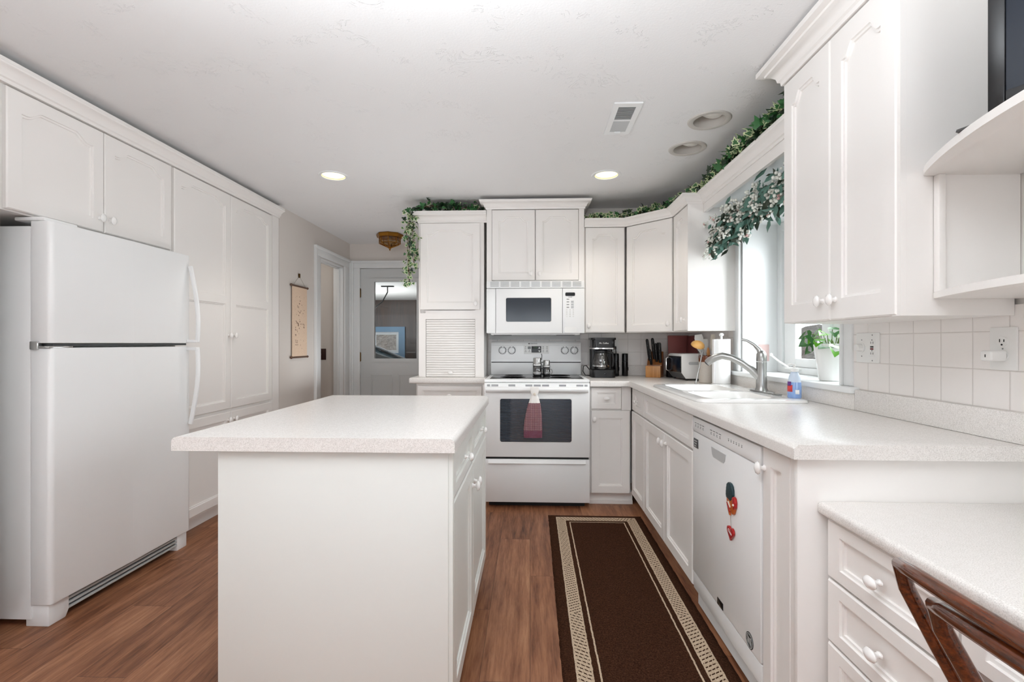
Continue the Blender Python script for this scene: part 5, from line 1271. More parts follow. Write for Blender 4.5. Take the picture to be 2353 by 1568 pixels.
def mill(x, y, label):
    t = thing('pepper_mill', label, 'mill', (x, y, CT), 0, 'black mills beside the coffee maker')
    mb = MB(); mb.lathe([(0.024, 0.001), (0.025, 0.004), (0.025, 0.12), (0.0235, 0.122), (0.0235, 0.124), (0.025, 0.126), (0.025, 0.182), (0.022, 0.187), (0.001, 0.188)], seg=24); mb.build('body', 'black_satin', t)
    mb = MB(); mb.box(0.02, 0.028, -0.008, 0.008, 0.045, 0.075, 0.003); mb.build('switch', 'black_plastic', t)
mill(0.712, 3.985, 'black cylindrical mill standing against the coffee maker'); mill(0.786, 3.985, 'black cylindrical mill standing alone between coffee maker and knife block')

def knife_block():
    x0, y0 = 0.930, 3.86; rz = R(-24)
    t = thing('knife_block', 'light wooden knife block on the corner of the counter', 'knife block', (x0, y0, CT), rz)
    w = 0.115
    mb = MB(); mb.box(0, w, -0.03, 0.03, 0.001, 0.092, 0.002); mb.build('front_step', 'block_wood', t)
    mb = MB(); mb.prism([(0.031, 0.001), (0.13, 0.001), (0.15, 0.15), (0.12, 0.205), (0.031, 0.098)], 'x', 0, w, bev=0.0015); mb.build('slanted_block', 'block_wood_dark', t)
    M = Matrix.Translation((x0, y0, CT)) @ Matrix.Rotation(rz, 4, 'Z')
    ks = [(0.020, 0.052, 0.165, 0.008, -0.016, 0.0125, 'leftmost black knife handle, tall, in the wooden block'), (0.036, 0.030, 0.115, 0.006, -0.006, 0.0115, 'short black knife handle second from left in the wooden block'),
          (0.056, 0.062, 0.16, 0.010, -0.012, 0.0135, 'tallest black knife handle at the middle of the wooden block'), (0.076, 0.045, 0.14, 0.008, -0.004, 0.011, 'slim black knife handle right of the tallest one'),
          (0.090, 0.058, 0.13, 0.009, -0.002, 0.011, 'black knife handle just left of the rightmost one'), (0.104, 0.04, 0.15, 0.008, 0.0, 0.013, 'rightmost thick black knife handle in the wooden block')]
    for (x, dy, L, ty, tx, r, lb) in ks:
        k = thing('kitchen_knife', lb, 'knife', tuple(M @ Vector((x, dy, 0))), rz, 'knives in the block')
        zb = 0.10 + (dy - 0.031) / 0.089 * 0.107 if dy > 0.031 else 0.0935
        zb += 0.006
        k.location.z = CT + zb + 0.001
        mb = MB(); mb.tube([(0, -0.002, 0.0), (tx * 0.3, -0.012, L * 0.3), (tx * 0.7, -0.03, L * 0.75), (tx, -0.036, L)], [r * 0.85, r, r * 0.95, r * 0.9], 10, flat=(0.75, 1.0)); mb.sphere((tx, -0.036, L), r * 0.82, 10); mb.build('handle', 'black_plastic', k)
        mb = MB(); mb.sphere((tx * 0.45 , -0.018 - r, L * 0.45), 0.0022, 8); mb.sphere((tx * 0.7, -0.029 - r, L * 0.72), 0.0022, 8); mb.build('rivets', 'chrome', k)
knife_block()
def grater():
    t = thing('box_grater', 'dark perforated metal grater left of the toaster oven', 'grater', (1.125, 3.86, CT), R(8))
    mb = MB(); mb.prism([(-0.032, 0.002), (0.032, 0.002), (0.026, 0.15), (-0.026, 0.15)], 'y', -0.022, 0.022, bev=0.002); mb.build('body', 'grater_steel', t)
    mb = MB(); mb.box(-0.03, 0.03, -0.022, 0.022, 0.149, 0.16, 0.004); mb.build('top', 'black_plastic', t)
grater()
def toaster_oven():
    w, d, h = 0.27, 0.225, 0.195
    t = thing('toaster_oven', 'small white toaster oven with dark glass door facing the aisle', 'toaster', (1.078, 3.762, CT), R(-86))
    # local x runs toward the camera, front at local y=0
    prof = [(0.03, 0.014), (d, 0.014), (d, h - 0.012), (d - 0.01, h), (0.012, h), (0.0, h - 0.008), (0.0, 0.055)]
    mb = MB(); mb.prism(prof, 'x', 0.0, w, bev=0.003); bd = mb.build('body', 'plastic_white', t)
    mb = MB(); mb.box(0.018, w - 0.008, -0.006, 0.004, 0.058, h - 0.018, 0.003); dr = mb.build('door', 'black_satin', t)
    mb = MB(); mb.box(0.03, w - 0.02, -0.0075, -0.005, 0.07, h - 0.03, 0.001); mb.build('door_glass', 'screen_dark', dr)
    mb = MB(); mb.tube([(0.016, -0.004, 0.165), (0.016, -0.022, 0.155), (0.016, -0.022, 0.07), (0.016, -0.004, 0.06)], 0.006, 10); mb.build('handle', 'chrome', dr)
    mb = MB(); mb.prism([(-0.001, 0.056), (0.029, 0.012), (0.031, 0.012), (0.002, 0.057)], 'x', 0.01, w - 0.002); mb.build('crumb_door', 'dark_grey', t)
    def rr(x0, x1, z0, z1, r, n=6):
        p = []
        for cx, cz, a0 in ((x1 - r, z0 + r, -90), (x1 - r, z1 - r, 0), (x0 + r, z1 - r, 90), (x0 + r, z0 + r, 180)):
            p += [(cx + r * math.cos(R(a0 + 90 * k / n)), cz + r * math.sin(R(a0 + 90 * k / n))) for k in range(n + 1)]
        return p
    mb = MB(); mb.prism(rr(0.05, 0.13, 0.115, 0.137, 0.0108), 'x', w - 0.001, w + 0.0012); mb.build('hand_grip', 'light_grey', t)
    for x in (0.02, w - 0.02):
        for y in (0.045, d - 0.02):
            mb = MB(); mb.cyl((x, y, 0.0005), (x, y, 0.015), 0.009, seg=12); mb.build('foot', 'black_rubber', t)
toaster_oven()
def boards():
    mb = MB(); mb.box(-0.085, 0.085, -0.007, 0.007, 0.0, 0.335, 0.004); o = mb.build('cutting_board', 'red_board', None, (1.242, YW - 0.066, CT + 0.003), (R(-5.5), 0, 0)); tag(o, 'red cutting board leaning on the back wall behind the toaster oven', 'cutting board', 'cutting boards in the corner')
    mb = MB(); mb.box(-0.008, 0.008, -0.12, 0.12, 0.0, 0.33, 0.004); o = mb.build('cutting_board', 'dark_red_board', None, (XW - 0.062, 3.889, CT + 0.003), (0, R(4), 0)); tag(o, 'darker red cutting board leaning on the window wall, right of the other board', 'cutting board', 'cutting boards in the corner')
boards()
CX, CY = 1.213, 3.32
def crock():
    t = thing('utensil_crock', 'beige stoneware crock with brown rim full of utensils', 'crock', (CX, CY, CT))
    mb = MB(); mb.lathe([(0.048, 0.001), (0.052, 0.006), (0.053, 0.145)], seg=32, closed_ends=False); mb.lathe([(0.001, 0.0012), (0.048, 0.001)], seg=32, closed_ends=False); mb.build('body', 'stoneware', t)
    mb = MB(); mb.lathe([(0.053, 0.145), (0.0545, 0.149), (0.0545, 0.186), (0.052, 0.19), (0.048, 0.187), (0.047, 0.15), (0.046, 0.01), (0.001, 0.008)], seg=32, closed_ends=False); mb.build('rim', 'brown_glaze', t)
crock()
def utensil(kind, label, base, tip, head, mat, group='utensils in the crock'):
    b = Vector(base) + Vector((CX, CY, CT)); tp = Vector(tip) + Vector((CX, CY, CT)); dv = tp - b
    t = thing(kind, label, 'utensil', tuple(b), 0, group)
    L = dv.length; az = dv.normalized(); ax = (Vector((1, 0, 0)) - az * az.x).normalized(); q = Matrix((ax, az.cross(ax), az)).transposed().to_quaternion()
    t.rotation_mode = 'QUATERNION'; t.rotation_quaternion = q
    hm, head_f = head(L)
    m = MB(); m.tube([(0, 0, 0), (0, 0, L * 0.62)], [0.005, 0.0055], 8); m.build('handle', hm, t)
    head_f().build('head', mat, t)
def turner_head(wd, ln):
    def f(L):
        def g():
            m = MB(); z = L * 0.60; p = [(-0.006, z), (0.006, z), (wd * 0.8, z + 0.03), (wd, z + ln * 0.8), (wd * 0.8, z + ln), (-wd * 0.8, z + ln), (-wd, z + ln * 0.8), (-wd * 0.8, z + 0.03)]
            m.prism(p, 'y', -0.002, 0.002, bev=0.0012); return m
        return 'plastic_white', g
    return f
def spoon_head(rx, rz):
    def f(L):
        def g():
            m = MB(); z = L * 0.6; m.sphere((0, 0, z + rz), 1, 16, scale=(rx, 0.006, rz)); return m
        return 'cream_plastic', g
    return f
utensil('spatula', 'wide pale grey turner at the left of the utensil crock', (-0.012, 0.012, 0.02), (-0.048, 0.03, 0.335), turner_head(0.030, 0.125), 'plastic_white')
utensil('spatula', 'white slotted turner leaning right above the crock', (0.0, 0.02, 0.02), (0.002, 0.05, 0.325), turner_head(0.024, 0.10), 'plastic_white')
utensil('serving_spoon', 'white slotted spoon at the right rear of the crock', (0.015, 0.015, 0.02), (0.115, 0.06, 0.345), spoon_head(0.026, 0.052), 'plastic_white')
utensil('wooden_spoon', 'wooden spoon handle standing in the middle of the crock', (0.01, -0.02, 0.02), (-0.004, -0.03, 0.262), spoon_head(0.011, 0.04), 'block_wood')
utensil('serving_fork', 'cream plastic utensil with narrow head at the right of the crock', (0.02, 0.0, 0.02), (0.05, 0.02, 0.345), turner_head(0.016, 0.12), 'cream_plastic')
def whisk():
    t = thing('whisk', 'wire whisk standing among the utensils in the crock', 'utensil', (CX - 0.028, CY - 0.005, CT + 0.02), 0, 'utensils in the crock')
    t.rotation_euler = (R(6), R(-6), 0)
    mb = MB(); mb.cyl((0, 0, 0), (0, 0, 0.13), 0.006, seg=10); mb.build('handle', 'brushed_steel', t)
    mb = MB()
    for k in range(5):
        a = math.pi * k / 5; mb.tube([(0.004 * math.cos(a), 0.004 * math.sin(a), 0.13)] + [(0.022 * math.sin(math.pi * u) ** 0.8 * math.cos(a) * (1 if u < 0.999 else 0), 0.022 * math.sin(math.pi * u) ** 0.8 * math.sin(a), 0.13 + 0.11 * math.sin(math.pi * u / 2)) for u in (0.25, 0.5, 0.75, 0.98)], 0.0011, 5)
        a += math.pi; mb.tube([(0.004 * math.cos(a), 0.004 * math.sin(a), 0.13)] + [(0.022 * math.sin(math.pi * u) ** 0.8 * math.cos(a), 0.022 * math.sin(math.pi * u) ** 0.8 * math.sin(a), 0.13 + 0.11 * math.sin(math.pi * u / 2)) for u in (0.25, 0.5, 0.75, 0.98)], 0.0011, 5)
    mb.build('wires', 'chrome', t)
whisk()
def ladle():
    b = Vector((1.10, 3.21, CT + 0.006)); tp = Vector((1.176, 3.272, CT + 0.262))
    t = thing('ladle', 'steel-handled ladle with amber bowl leaning on the crock', 'utensil', tuple(b))
    d = tp - b
    mb = MB(); mb.tube([(0, 0, 0), tuple(d * 0.5 + Vector((0, -0.002, 0))), tuple(d)], [0.005, 0.0045, 0.0045], 8); mb.lathe([(0.007, -0.004), (0.008, 0.004), (0.006, 0.01)], (0, 0, 0), 10); mb.build('handle', 'brushed_steel', t)
    # bowl opening toward the camera and down-left
    mb = MB(); n = 20; rings = []
    for k in range(7):
        a = math.pi / 2 * k / 6; r = 0.046 * math.cos(a) if k < 6 else 0.001; z = 0.034 * math.sin(a)
        rings.append(mb.ring([(r * math.cos(2 * math.pi * i / n), r * math.sin(2 * math.pi * i / n) * 0.9, z) for i in range(n)]))
    for a, c in zip(rings, rings[1:]): mb.bridge(a, c)
    o = mb.build('bowl', 'amber_plastic', t, tuple(d + Vector((-0.044, -0.004, -0.006))), (R(34), R(10), 0), smooth=70)
    sm = o.modifiers.new('thick', 'SOLIDIFY'); sm.thickness = 0.003
ladle()
def towels():
    x, y = 1.243, 3.15
    t = thing('paper_towel_holder', 'white upright paper towel holder behind the faucet', 'holder', (x, y, CT))
    mb = MB(); mb.lathe([(0.06, 0.001), (0.06, 0.008), (0.056, 0.011), (0.01, 0.012)], seg=32); mb.build('base', 'plastic_white', t)
    mb = MB(); mb.lathe([(0.008, 0.011), (0.008, 0.318), (0.014, 0.322), (0.016, 0.33), (0.01, 0.338), (0.001, 0.34)], seg=16); mb.build('post', 'plastic_white', t)
    mb = MB(); mb.lathe([(0.02, 0.0125), (0.054, 0.0125), (0.0555, 0.016), (0.0555, 0.296), (0.054, 0.299), (0.02, 0.299), (0.02, 0.0125)], seg=40, closed_ends=False)
    mb.box(-0.0575, -0.0545, -0.03, 0.0, 0.014, 0.298, 0.001)
    o = mb.build('paper_towel_roll', 'paper', None, (x, y, CT)); tag(o, 'full white paper towel roll on its holder by the window', 'paper towels')
towels()
def soap():
    t = thing('soap_bottle', 'blue dish soap bottle with white pump on the sink edge', 'soap', (1.245, 2.295, CT + 0.0155), R(-40))
    mb = MB(); mb.lathe([(0.027, 0.0), (0.03, 0.004), (0.03, 0.05), (0.028, 0.075)], seg=24, sy=0.7, closed_ends=False); mb.lathe([(0.001, 0.0005), (0.027, 0.0)], seg=24, sy=0.7, closed_ends=False); mb.build('liquid', 'soap_blue', t)
    mb = MB(); mb.lathe([(0.028, 0.075), (0.0245, 0.095), (0.02, 0.112), (0.016, 0.122), (0.013, 0.124)], seg=24, sy=0.75, closed_ends=True); mb.build('shoulder', 'soap_clear', t)
    mb = MB(); mb.lathe([(0.016, 0.124), (0.018, 0.126), (0.018, 0.138), (0.012, 0.142), (0.005, 0.143), (0.005, 0.158), (0.004, 0.16)], seg=20); mb.tube([(0, 0, 0.156), (-0.012, -0.008, 0.16), (-0.026, -0.016, 0.155)], 0.004, 8); mb.build('pump', 'plastic_white', t)
    for nm, z0, z1, m, a0, a1 in (('label', 0.03, 0.062, 'soap_red', 200, 262), ('label_top', 0.058, 0.078, 'soap_purple', 205, 250), ('label_mark', 0.02, 0.04, 'paper', 285, 320)):
        mb = MB(); n = 8; A = []; B = []
        for k in range(n + 1):
            a = R(a0 + (a1 - a0) * k / n); c, s_ = math.cos(a), math.sin(a)
            A.append(mb.bm.verts.new((0.0306 * c, 0.0306 * 0.7 * s_, z0))); B.append(mb.bm.verts.new((0.0300 * c, 0.0302 * 0.7 * s_, z1)))
        mb.bridge(A, B, closed=False); o = mb.build(nm, m, t, fix=False); sm = o.modifiers.new('thick', 'SOLIDIFY'); sm.thickness = 0.0006
soap()
def shakers():
    for i, (x, lb, hs) in enumerate(((0.055, 'taller miniature coffee maker shaker on the stove with a whisk-like wire', 1), (0.128, 'smaller miniature coffee maker shaker at right with glass mug handle', 0))):
        t = thing('novelty_shaker', lb, 'shaker', (x, 3.70 + 0.03 * i, 0.9312), R(5 if i else -4), 'miniature coffee maker shakers')
        k = 1.0 if hs else 0.86
        mb = MB(); mb.lathe([(0.036 * k, 0.001), (0.037 * k, 0.006), (0.03 * k, 0.012), (0.001, 0.013)], seg=24); mb.box(-0.034 * k, 0.034 * k, 0.014 * k, 0.036 * k, 0.003, 0.105 * k, 0.004); mb.build('base', 'black_satin', t)
        mb = MB(); mb.lathe([(0.028 * k, 0.098 * k), (0.03 * k, 0.1 * k), (0.031 * k, 0.14 * k), (0.028 * k, 0.146 * k), (0.001, 0.147 * k)], seg=24); mb.build('top', 'brushed_steel', t)
        mb = MB(); mb.lathe([(0.02 * k, 0.083 * k), (0.0285 * k, 0.086 * k), (0.0285 * k, 0.097 * k), (0.02 * k, 0.099 * k)], seg=24); mb.build('collar', 'plastic_white', t)
        mb = MB(); mb.lathe([(0.022 * k, 0.0135), (0.03 * k, 0.018), (0.033 * k, 0.04 * k), (0.028 * k, 0.065 * k), (0.021 * k, 0.078 * k)], (0, -0.006, 0), 24, closed_ends=False); mb.build('carafe', 'clear_jar', t)
        mb = MB(); mb.lathe([(0.02 * k, 0.015), (0.028 * k, 0.02), (0.030 * k, 0.036), (0.001, 0.037)], (0, -0.006, 0), 24); mb.build('contents', 'paper' if hs else 'light_grey', t)
        mb = MB(); s = 1
        mb.tube([(0.028 * k, -0.008, 0.066 * k), (0.046 * k, -0.01, 0.062 * k), (0.05 * k, -0.01, 0.042 * k), (0.044 * k, -0.01, 0.022 * k), (0.03 * k, -0.008, 0.02 * k)], 0.004 * k, 8); mb.build('handle', 'black_satin' if hs else 'clear_jar', t)
        if hs:
            mb = MB(); mb.tube([(0.034, 0.005, 0.13), (0.036, 0.0, 0.165), (0.032, -0.002, 0.178)], 0.0028, 8); mb.build('wire', 'dark_grey', t)
shakers()
def hand_towel():
    t = thing('hand_towel', 'burgundy woven hand towel with white crochet top on the oven handle', 'towel', (0.032, 3.393, 0.83))
    def shape(rows, mat, name, depth=0.012, n=16):
        mb = MB(); prev = None
        for i, (z, cx, hw, th) in enumerate(rows):
            ring = []
            for k in range(n):
                a = 2 * math.pi * k / n
                rip = 0.0035 * math.sin(k * 2.4 + z * 40) if th > 0.008 else 0
                ring.append((cx + hw * math.cos(a), math.copysign(abs(math.sin(a)) ** 0.7, math.sin(a)) * th + rip, z))
            r = mb.ring(ring)
            if prev: mb.bridge(prev, r)
            else: mb.cap(r, flip=True)
            prev = r
        mb.cap(prev); return mb.build(name, mat, t, smooth=70)
    shape([(0.012, 0.0, 0.010, 0.006), (-0.012, -0.001, 0.023, 0.008), (-0.04, -0.001, 0.034, 0.010), (-0.066, -0.002, 0.041, 0.011)], 'crochet_white', 'crochet_top')
    shape([(-0.064, -0.002, 0.042, 0.011), (-0.10, -0.004, 0.050, 0.013), (-0.16, -0.008, 0.059, 0.014), (-0.21, -0.011, 0.064, 0.014), (-0.26, -0.012, 0.066, 0.013), (-0.30, -0.012, 0.0655, 0.012), (-0.312, -0.012, 0.065, 0.011)], 'towel_weave', 'cloth')
    mb = MB(); p = [(-0.03, 0.046), (0.03, 0.046), (0.029, 0.008), (0.02, -0.010), (0.0, -0.018), (-0.02, -0.010), (-0.029, 0.008)]
    mb.prism(p, 'y', -0.0065, -0.0005, bev=0.001); mb.build('hanging_tab', 'crochet_white', t, (0, -0.004, 0.005))
    mb = MB(); mb.lathe([(0.009, -0.0115), (0.009, -0.014), (0.006, -0.0155), (0.001, -0.016)], (0, 0, 0.0), 16, axis='y'); mb.build('button', 'cream_plastic', t)
hand_towel()

# ------------------------------------------------------------------ plants
def ivy_leaf(mb, c, d, n, s, kind):
    """five-lobed leaf at c, pointing along d, facing n; kind 0 variegated, 1 dark green, 2 green"""
    d = d.normalized(); n = (n - d * n.dot(d)); n = n.normalized() if n.length > 1e-4 else Vector((0, 0, 1)); u = d.cross(n)
    out = [(0, 0), (0.42, -0.12), (0.5, 0.12), (0.3, 0.28), (0.46, 0.55), (0.2, 0.55), (0, 1.0), (-0.2, 0.55), (-0.46, 0.55), (-0.3, 0.28), (-0.5, 0.12), (-0.42, -0.12)]
    def P(x, y, k=1.0):
        x *= k; y = 0.3 + (y - 0.3) * k
        return c + (u * x + d * y + n * (-0.22 * abs(x) + 0.05 - 0.12 * y * y)) * s
    if kind == 0:
        o = [mb.bm.verts.new(P(x, y)) for x, y in out]; i = [mb.bm.verts.new(P(x, y, 0.66)) for x, y in out]
        mb.bridge(o, i, 1); mid = mb.bm.verts.new(P(0, 0.3))
        for k in range(len(i)): f = mb.bm.faces.new((i[k], i[(k + 1) % len(i)], mid)); f.material_index = 0
    else:
        o = [mb.bm.verts.new(P(x, y)) for x, y in out]; mid = mb.bm.verts.new(P(0, 0.3))
        for k in range(len(o)): f = mb.bm.faces.new((o[k], o[(k + 1) % len(o)], mid)); f.material_index = 2 if kind == 1 else 0
def rv(s=1): return Vector((random.uniform(-s, s), random.uniform(-s, s), random.uniform(-s, s)))
def ivy(label, paths, per_m, spread, size, bias, var=0.6, zmin=None):
    t = thing('ivy_garland', label, 'garland', tuple(paths[0][0]))
    o0 = Vector(paths[0][0]); st = MB(); lf = MB()
    for path in paths:
        P = [Vector(p) - o0 for p in path]; L = sum((b - a).length for a, b in zip(P, P[1:]))
        for strand in range(2):
            pts = []
            for a, b in zip(P, P[1:]):
                m = max(2, int((b - a).length / 0.03))
                for k in range(m): pts.append(a.lerp(b, k / m) + rv(spread * 0.25))
            pts.append(P[-1]); st.tube(pts, 0.0022, 5)
        for k in range(int(L * per_m)):
            u = random.random() * L
            for a, b in zip(P, P[1:]):
                l = (b - a).length
                if u <= l: break
                u -= l
            c = a.lerp(b, u / l) + Vector((random.gauss(0, spread * 0.5), random.gauss(0, spread * 0.5), random.gauss(0, spread * 0.4))) + Vector(bias) * spread * 0.4
            d = rv() + Vector((0, 0, -0.25)) + (b - a).normalized() * 0.3
            if zmin is not None:
                c.z = max(c.z, zmin - o0.z + 0.008)
                if c.z + d.normalized().z * size < zmin - o0.z + 0.01: d.z = abs(d.z) * 0.3
            n = rv(0.8) + Vector((-0.3, -0.8, 0.5))
            ivy_leaf(lf, c, d, n, size * random.uniform(0.65, 1.2), 0 if random.random() < var else random.choice((1, 2)))
    st.build('vine_stems', 'vine_brown', t, fix=False); lf.build('leaves', ['ivy_green', 'ivy_cream', 'ivy_dark'], t, fix=False, smooth=20)
ZC = 2.232
ivy('ivy garland trailing off the cabinet left of the stove', [[(-0.40, 3.84, ZC + 0.04), (-0.62, 3.80, ZC + 0.055), (-0.84, 3.79, ZC + 0.055), (-0.955, 3.77, ZC - 0.01)]], 230, 0.05, 0.045, (0, -0.2, 0.3), 0.15, ZC)
ivy('variegated ivy strand hanging down the left side of the tall cabinet', [[(-0.95, 3.76, ZC), (-0.975, 3.75, 2.10), (-0.965, 3.75, 1.92), (-0.965, 3.75, 1.76), (-0.955, 3.75, 1.66)], [(-0.945, 3.77, ZC), (-0.93, 3.78, 2.02), (-0.925, 3.78, 1.82)]], 210, 0.045, 0.034, (0, 0, 0), 0.8)
ivy('ivy garland lying along the crown of the corner wall cabinets', [[(0.45, 3.80, 2.185), (0.60, 3.80, 2.185), (0.76, 3.79, 2.19), (0.90, 3.66, 2.19), (1.02, 3.54, 2.20), (1.08, 3.40, 2.22), (1.10, 3.26, 2.20), (1.13, 3.18, 2.19)]], 300, 0.04, 0.04, (0, 0, 0.3), 0.6, 2.166)
ivy('thick ivy garland lying on the valance above the window', [[(1.125, 3.12, 2.19), (1.12, 2.8, 2.20), (1.12, 2.5, 2.20), (1.12, 2.2, 2.20), (1.12, 2.04, 2.20)]], 520, 0.05, 0.05, (-0.4, 0, 0.2), 0.55, 2.168)

def berry_garland():
    t = thing('berry_garland', 'white berry and leaf garland hanging across the window top', 'garland', (1.30, 2.6, 1.95))
    path = [Vector((-0.115, 0.475, -0.085)), Vector((-0.10, 0.38, -0.045)), Vector((-0.095, 0.2, -0.02)), Vector((-0.09, -0.02, -0.005)), Vector((-0.08, -0.28, 0.0)), Vector((-0.07, -0.5, 0.02))]
    def at(u):
        u *= len(path) - 1; i = min(int(u), len(path) - 2); return path[i].lerp(path[i + 1], u - i)
    mb = MB(); mb.tube([at(k / 20) + rv(0.006) for k in range(21)], 0.006, 6); mb.build('stem', 'vine_brown', t, fix=False)
    lf = MB()
    for k in range(640):
        c = at(random.random()) + Vector((random.gauss(0, 0.03), random.gauss(0, 0.045), random.gauss(-0.015, 0.045))); c.x = min(c.x, 0.03); c.y = max(c.y, -0.52)
        d = (rv(0.7) + Vector((-0.3, 0.5 if random.random() < .6 else -0.2, -0.75))).normalized(); n = rv(0.8) + Vector((-0.8, -0.5, 0.3)); n = (n - d * n.dot(d)).normalized(); u = d.cross(n); s = random.uniform(0.045, 0.085); w = s * 0.21
        if (c + d * s).x > 0.03 or (c + d * s).y < -0.6 or (c + d * s).y > 0.545 or c.y > 0.54 or max(c.z, (c + d * s).z) > 0.118: continue
        q = [c, c + d * s * 0.35 + u * w - n * 0.002, c + d * s * 0.7 + u * w * 0.7, c + d * s - n * 0.006, c + d * s * 0.7 - u * w * 0.7, c + d * s * 0.35 - u * w - n * 0.002]
        v = [lf.bm.verts.new(p) for p in q]; m = lf.bm.verts.new(c + d * s * 0.5 + n * 0.004)
        mi = random.choice((0, 0, 1))
        for j in range(6): f = lf.bm.faces.new((v[j], v[(j + 1) % 6], m)); f.material_index = mi
    lf.build('leaves', ['garland_green', 'garland_dark'], t, fix=False, smooth=20)
    for k in range(84):
        b = MB(); u = (k + random.random()) / 84
        c = at(u) + Vector((random.gauss(-0.035, 0.02), random.gauss(0, 0.03), random.gauss(-0.012, 0.042))); hang = Vector((random.uniform(-.3, .1), random.uniform(-.4, .6), random.uniform(-1.3, 0.5))).normalized(); ln = random.uniform(0.04, 0.085)
        c.x = min(c.x, 0.0); c.y = min(max(c.y, -0.52), 0.53)
        c.z = min(c.z, 0.08); hang.z = min(hang.z, 0.3); hang.y = min(hang.y, (0.535 - c.y) / ln); b.tube([c, c + hang * ln], 0.001, 5, mi=1)
        for j in range(10):
            p = c + hang * ln * (j / 9) + rv(0.013); p.x = min(p.x, 0.02); p.y = min(p.y, 0.535); p.z = min(p.z, 0.11); b.sphere(p, random.uniform(0.0062, 0.0095), 8, 2 if random.random() < 0.04 else 0)
        b.build('berry_cluster', ['berry_white', 'vine_brown', 'berry_pink'], t, fix=False, smooth=70)
berry_garland()

def potted_plant():
    bx, by = 1.435, 2.335
    t = thing('potted_plant', 'green leafy plant in a white pot on the window sill', 'plant', (bx, by, 1.0135))
    mb = MB(); mb.lathe([(0.045, 0.0), (0.048, 0.004), (0.070, 0.165), (0.072, 0.175), (0.069, 0.176), (0.066, 0.165), (0.060, 0.15)], seg=36, closed_ends=False); mb.lathe([(0.001, 0.001), (0.045, 0.0)], seg=36, closed_ends=False); mb.build('pot', 'porcelain', t)
    mb = MB(); mb.lathe([(0.001, 0.155), (0.0655, 0.152)], seg=28, closed_ends=False); mb.build('soil', 'soil', t)
    st = MB(); lf = MB(); rnd = random.Random(5)
    for k in range(20):
        a = rnd.uniform(0, 2 * math.pi); r = rnd.uniform(0.03, 0.095); hgt = rnd.uniform(0.185, 0.265) - r * 0.3
        p1 = Vector((r * math.cos(a) , r * math.sin(a), hgt)); p1.x = max(min(p1.x, 0.08), -0.1); p0 = Vector((0.02 * math.cos(a), 0.02 * math.sin(a), 0.15))
        st.tube([p0, p0.lerp(p1, 0.5) + Vector((0, 0, 0.03)), p1], 0.0018, 6)
        d = Vector((math.cos(a), math.sin(a), rnd.uniform(-0.7, 0.1))).normalized(); n = Vector((rnd.uniform(-0.7, 0.1), rnd.uniform(-1.0, -0.4), 0.5)); n = (n - d * n.dot(d)).normalized(); u = d.cross(n); s = rnd.uniform(0.06, 0.088)
        ol = [(0, 0), (0.22, 0.02), (0.38, 0.16), (0.42, 0.36), (0.33, 0.6), (0.16, 0.82), (0, 1.0)]; ol = ol + [(-x, y) for x, y in ol[-2:0:-1]]
        mi = 0 if rnd.random() < 0.65 else 1
        v = [lf.bm.verts.new(p1 + (u * x + d * y + n * (0.16 * abs(x) - 0.3 * y * y)) * s) for x, y in ol]
        c = [lf.bm.verts.new(p1 + (d * y + n * (-0.3 * y * y - 0.01)) * s) for y in (0.25, 0.6)]
        for j in range(len(v)):
            q = v[j], v[(j + 1) % len(v)]; yy = (ol[j][1] + ol[(j + 1) % len(ol)][1]) / 2
            f = lf.bm.faces.new((q[0], q[1], c[0] if yy < 0.45 else c[1])); f.material_index = mi
        f = None
    st.build('stems', 'stem_green', t, fix=False); lf.build('leaves', ['plant_green', 'plant_dark'], t, fix=False, smooth=60)
potted_plant()

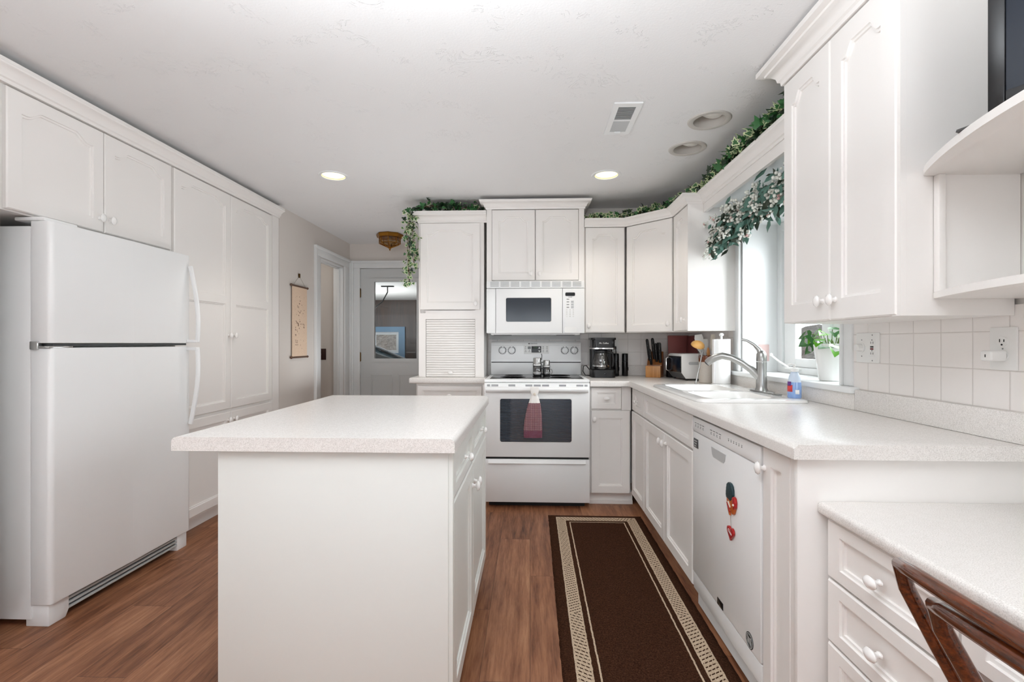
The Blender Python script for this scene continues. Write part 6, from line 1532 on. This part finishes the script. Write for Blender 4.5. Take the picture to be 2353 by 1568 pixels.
# ------------------------------------------------------------------ garage contents
def garage_items():
    t = thing('car', 'grey car parked in the garage, seen through the door glass', 'car', (-3.76, 8.3, -0.235))
    mb = MB(); body = [(-2.0, 0.22), (2.15, 0.22), (2.2, 0.5), (2.1, 0.86), (1.35, 1.08), (-1.7, 1.1), (-2.1, 0.95), (-2.15, 0.5)]
    mb.prism(body, 'y', -0.85, 0.85, bev=0.05); mb.build('body', 'car_paint', t)
    lo = [(1.38, 1.07), (-1.75, 1.09)]; hi = [(0.35, 1.52), (-1.2, 1.53)]
    mb = MB(); a = mb.ring([(lo[0][0], -0.80, lo[0][1]), (lo[0][0], 0.80, lo[0][1]), (lo[1][0], 0.80, lo[1][1]), (lo[1][0], -0.80, lo[1][1])]); b = mb.ring([(hi[0][0], -0.6, hi[0][1]), (hi[0][0], 0.6, hi[0][1]), (hi[1][0], 0.6, hi[1][1]), (hi[1][0], -0.6, hi[1][1])])
    mb.bridge(a, b); mb.cap(b); mb.cap(a); mb.build('windows', 'car_glass', t)
    mb = MB()
    for s in (-1, 1):
        mb.tube([(1.42, s * 0.82, 1.07), (0.9, s * 0.72, 1.31), (0.35, s * 0.62, 1.53), (-0.4, s * 0.61, 1.56), (-1.2, s * 0.62, 1.54), (-1.78, s * 0.82, 1.09)], 0.032, 10)
        mb.tube([(-0.3, s * 0.82, 1.09), (-0.35, s * 0.62, 1.53)], 0.03, 8)
    mb.box(-1.2, 0.35, -0.62, 0.62, 1.52, 1.56, 0.02); mb.build('roof_and_pillars', 'car_paint', t)
    for x in (-1.35, 1.35):
        for s in (-0.78, 0.78):
            mb = MB(); mb.lathe([(0.2, -0.1), (0.31, -0.1), (0.33, -0.06), (0.33, 0.06), (0.31, 0.1), (0.2, 0.1)], (x, s, 0.331), 28, axis='y'); mb.lathe([(0.001, -0.09), (0.2, -0.08), (0.2, 0.08), (0.001, 0.09)], (x, s, 0.331), 24, axis='y', mi=1); mb.build('wheel', ['black_rubber', 'light_grey'], t)
    t = thing('ceiling_cord', 'black cord drooping from the garage ceiling behind the glass', 'cord', (-2.72, 9.0, 2.279))
    mb = MB(); mb.box(-0.12, 0.12, -0.03, 0.03, -0.02, 0, 0.004); mb.build('ceiling_plate', 'black_rubber', t)
    mb = MB(); mb.tube([(0, 0, -0.02), (0.0, 0, -0.12), (-0.1, 0, -0.3), (-0.3, 0, -0.46), (-0.6, 0, -0.52)], 0.012, 8); mb.build('cord', 'cord_black', t)
garage_items()
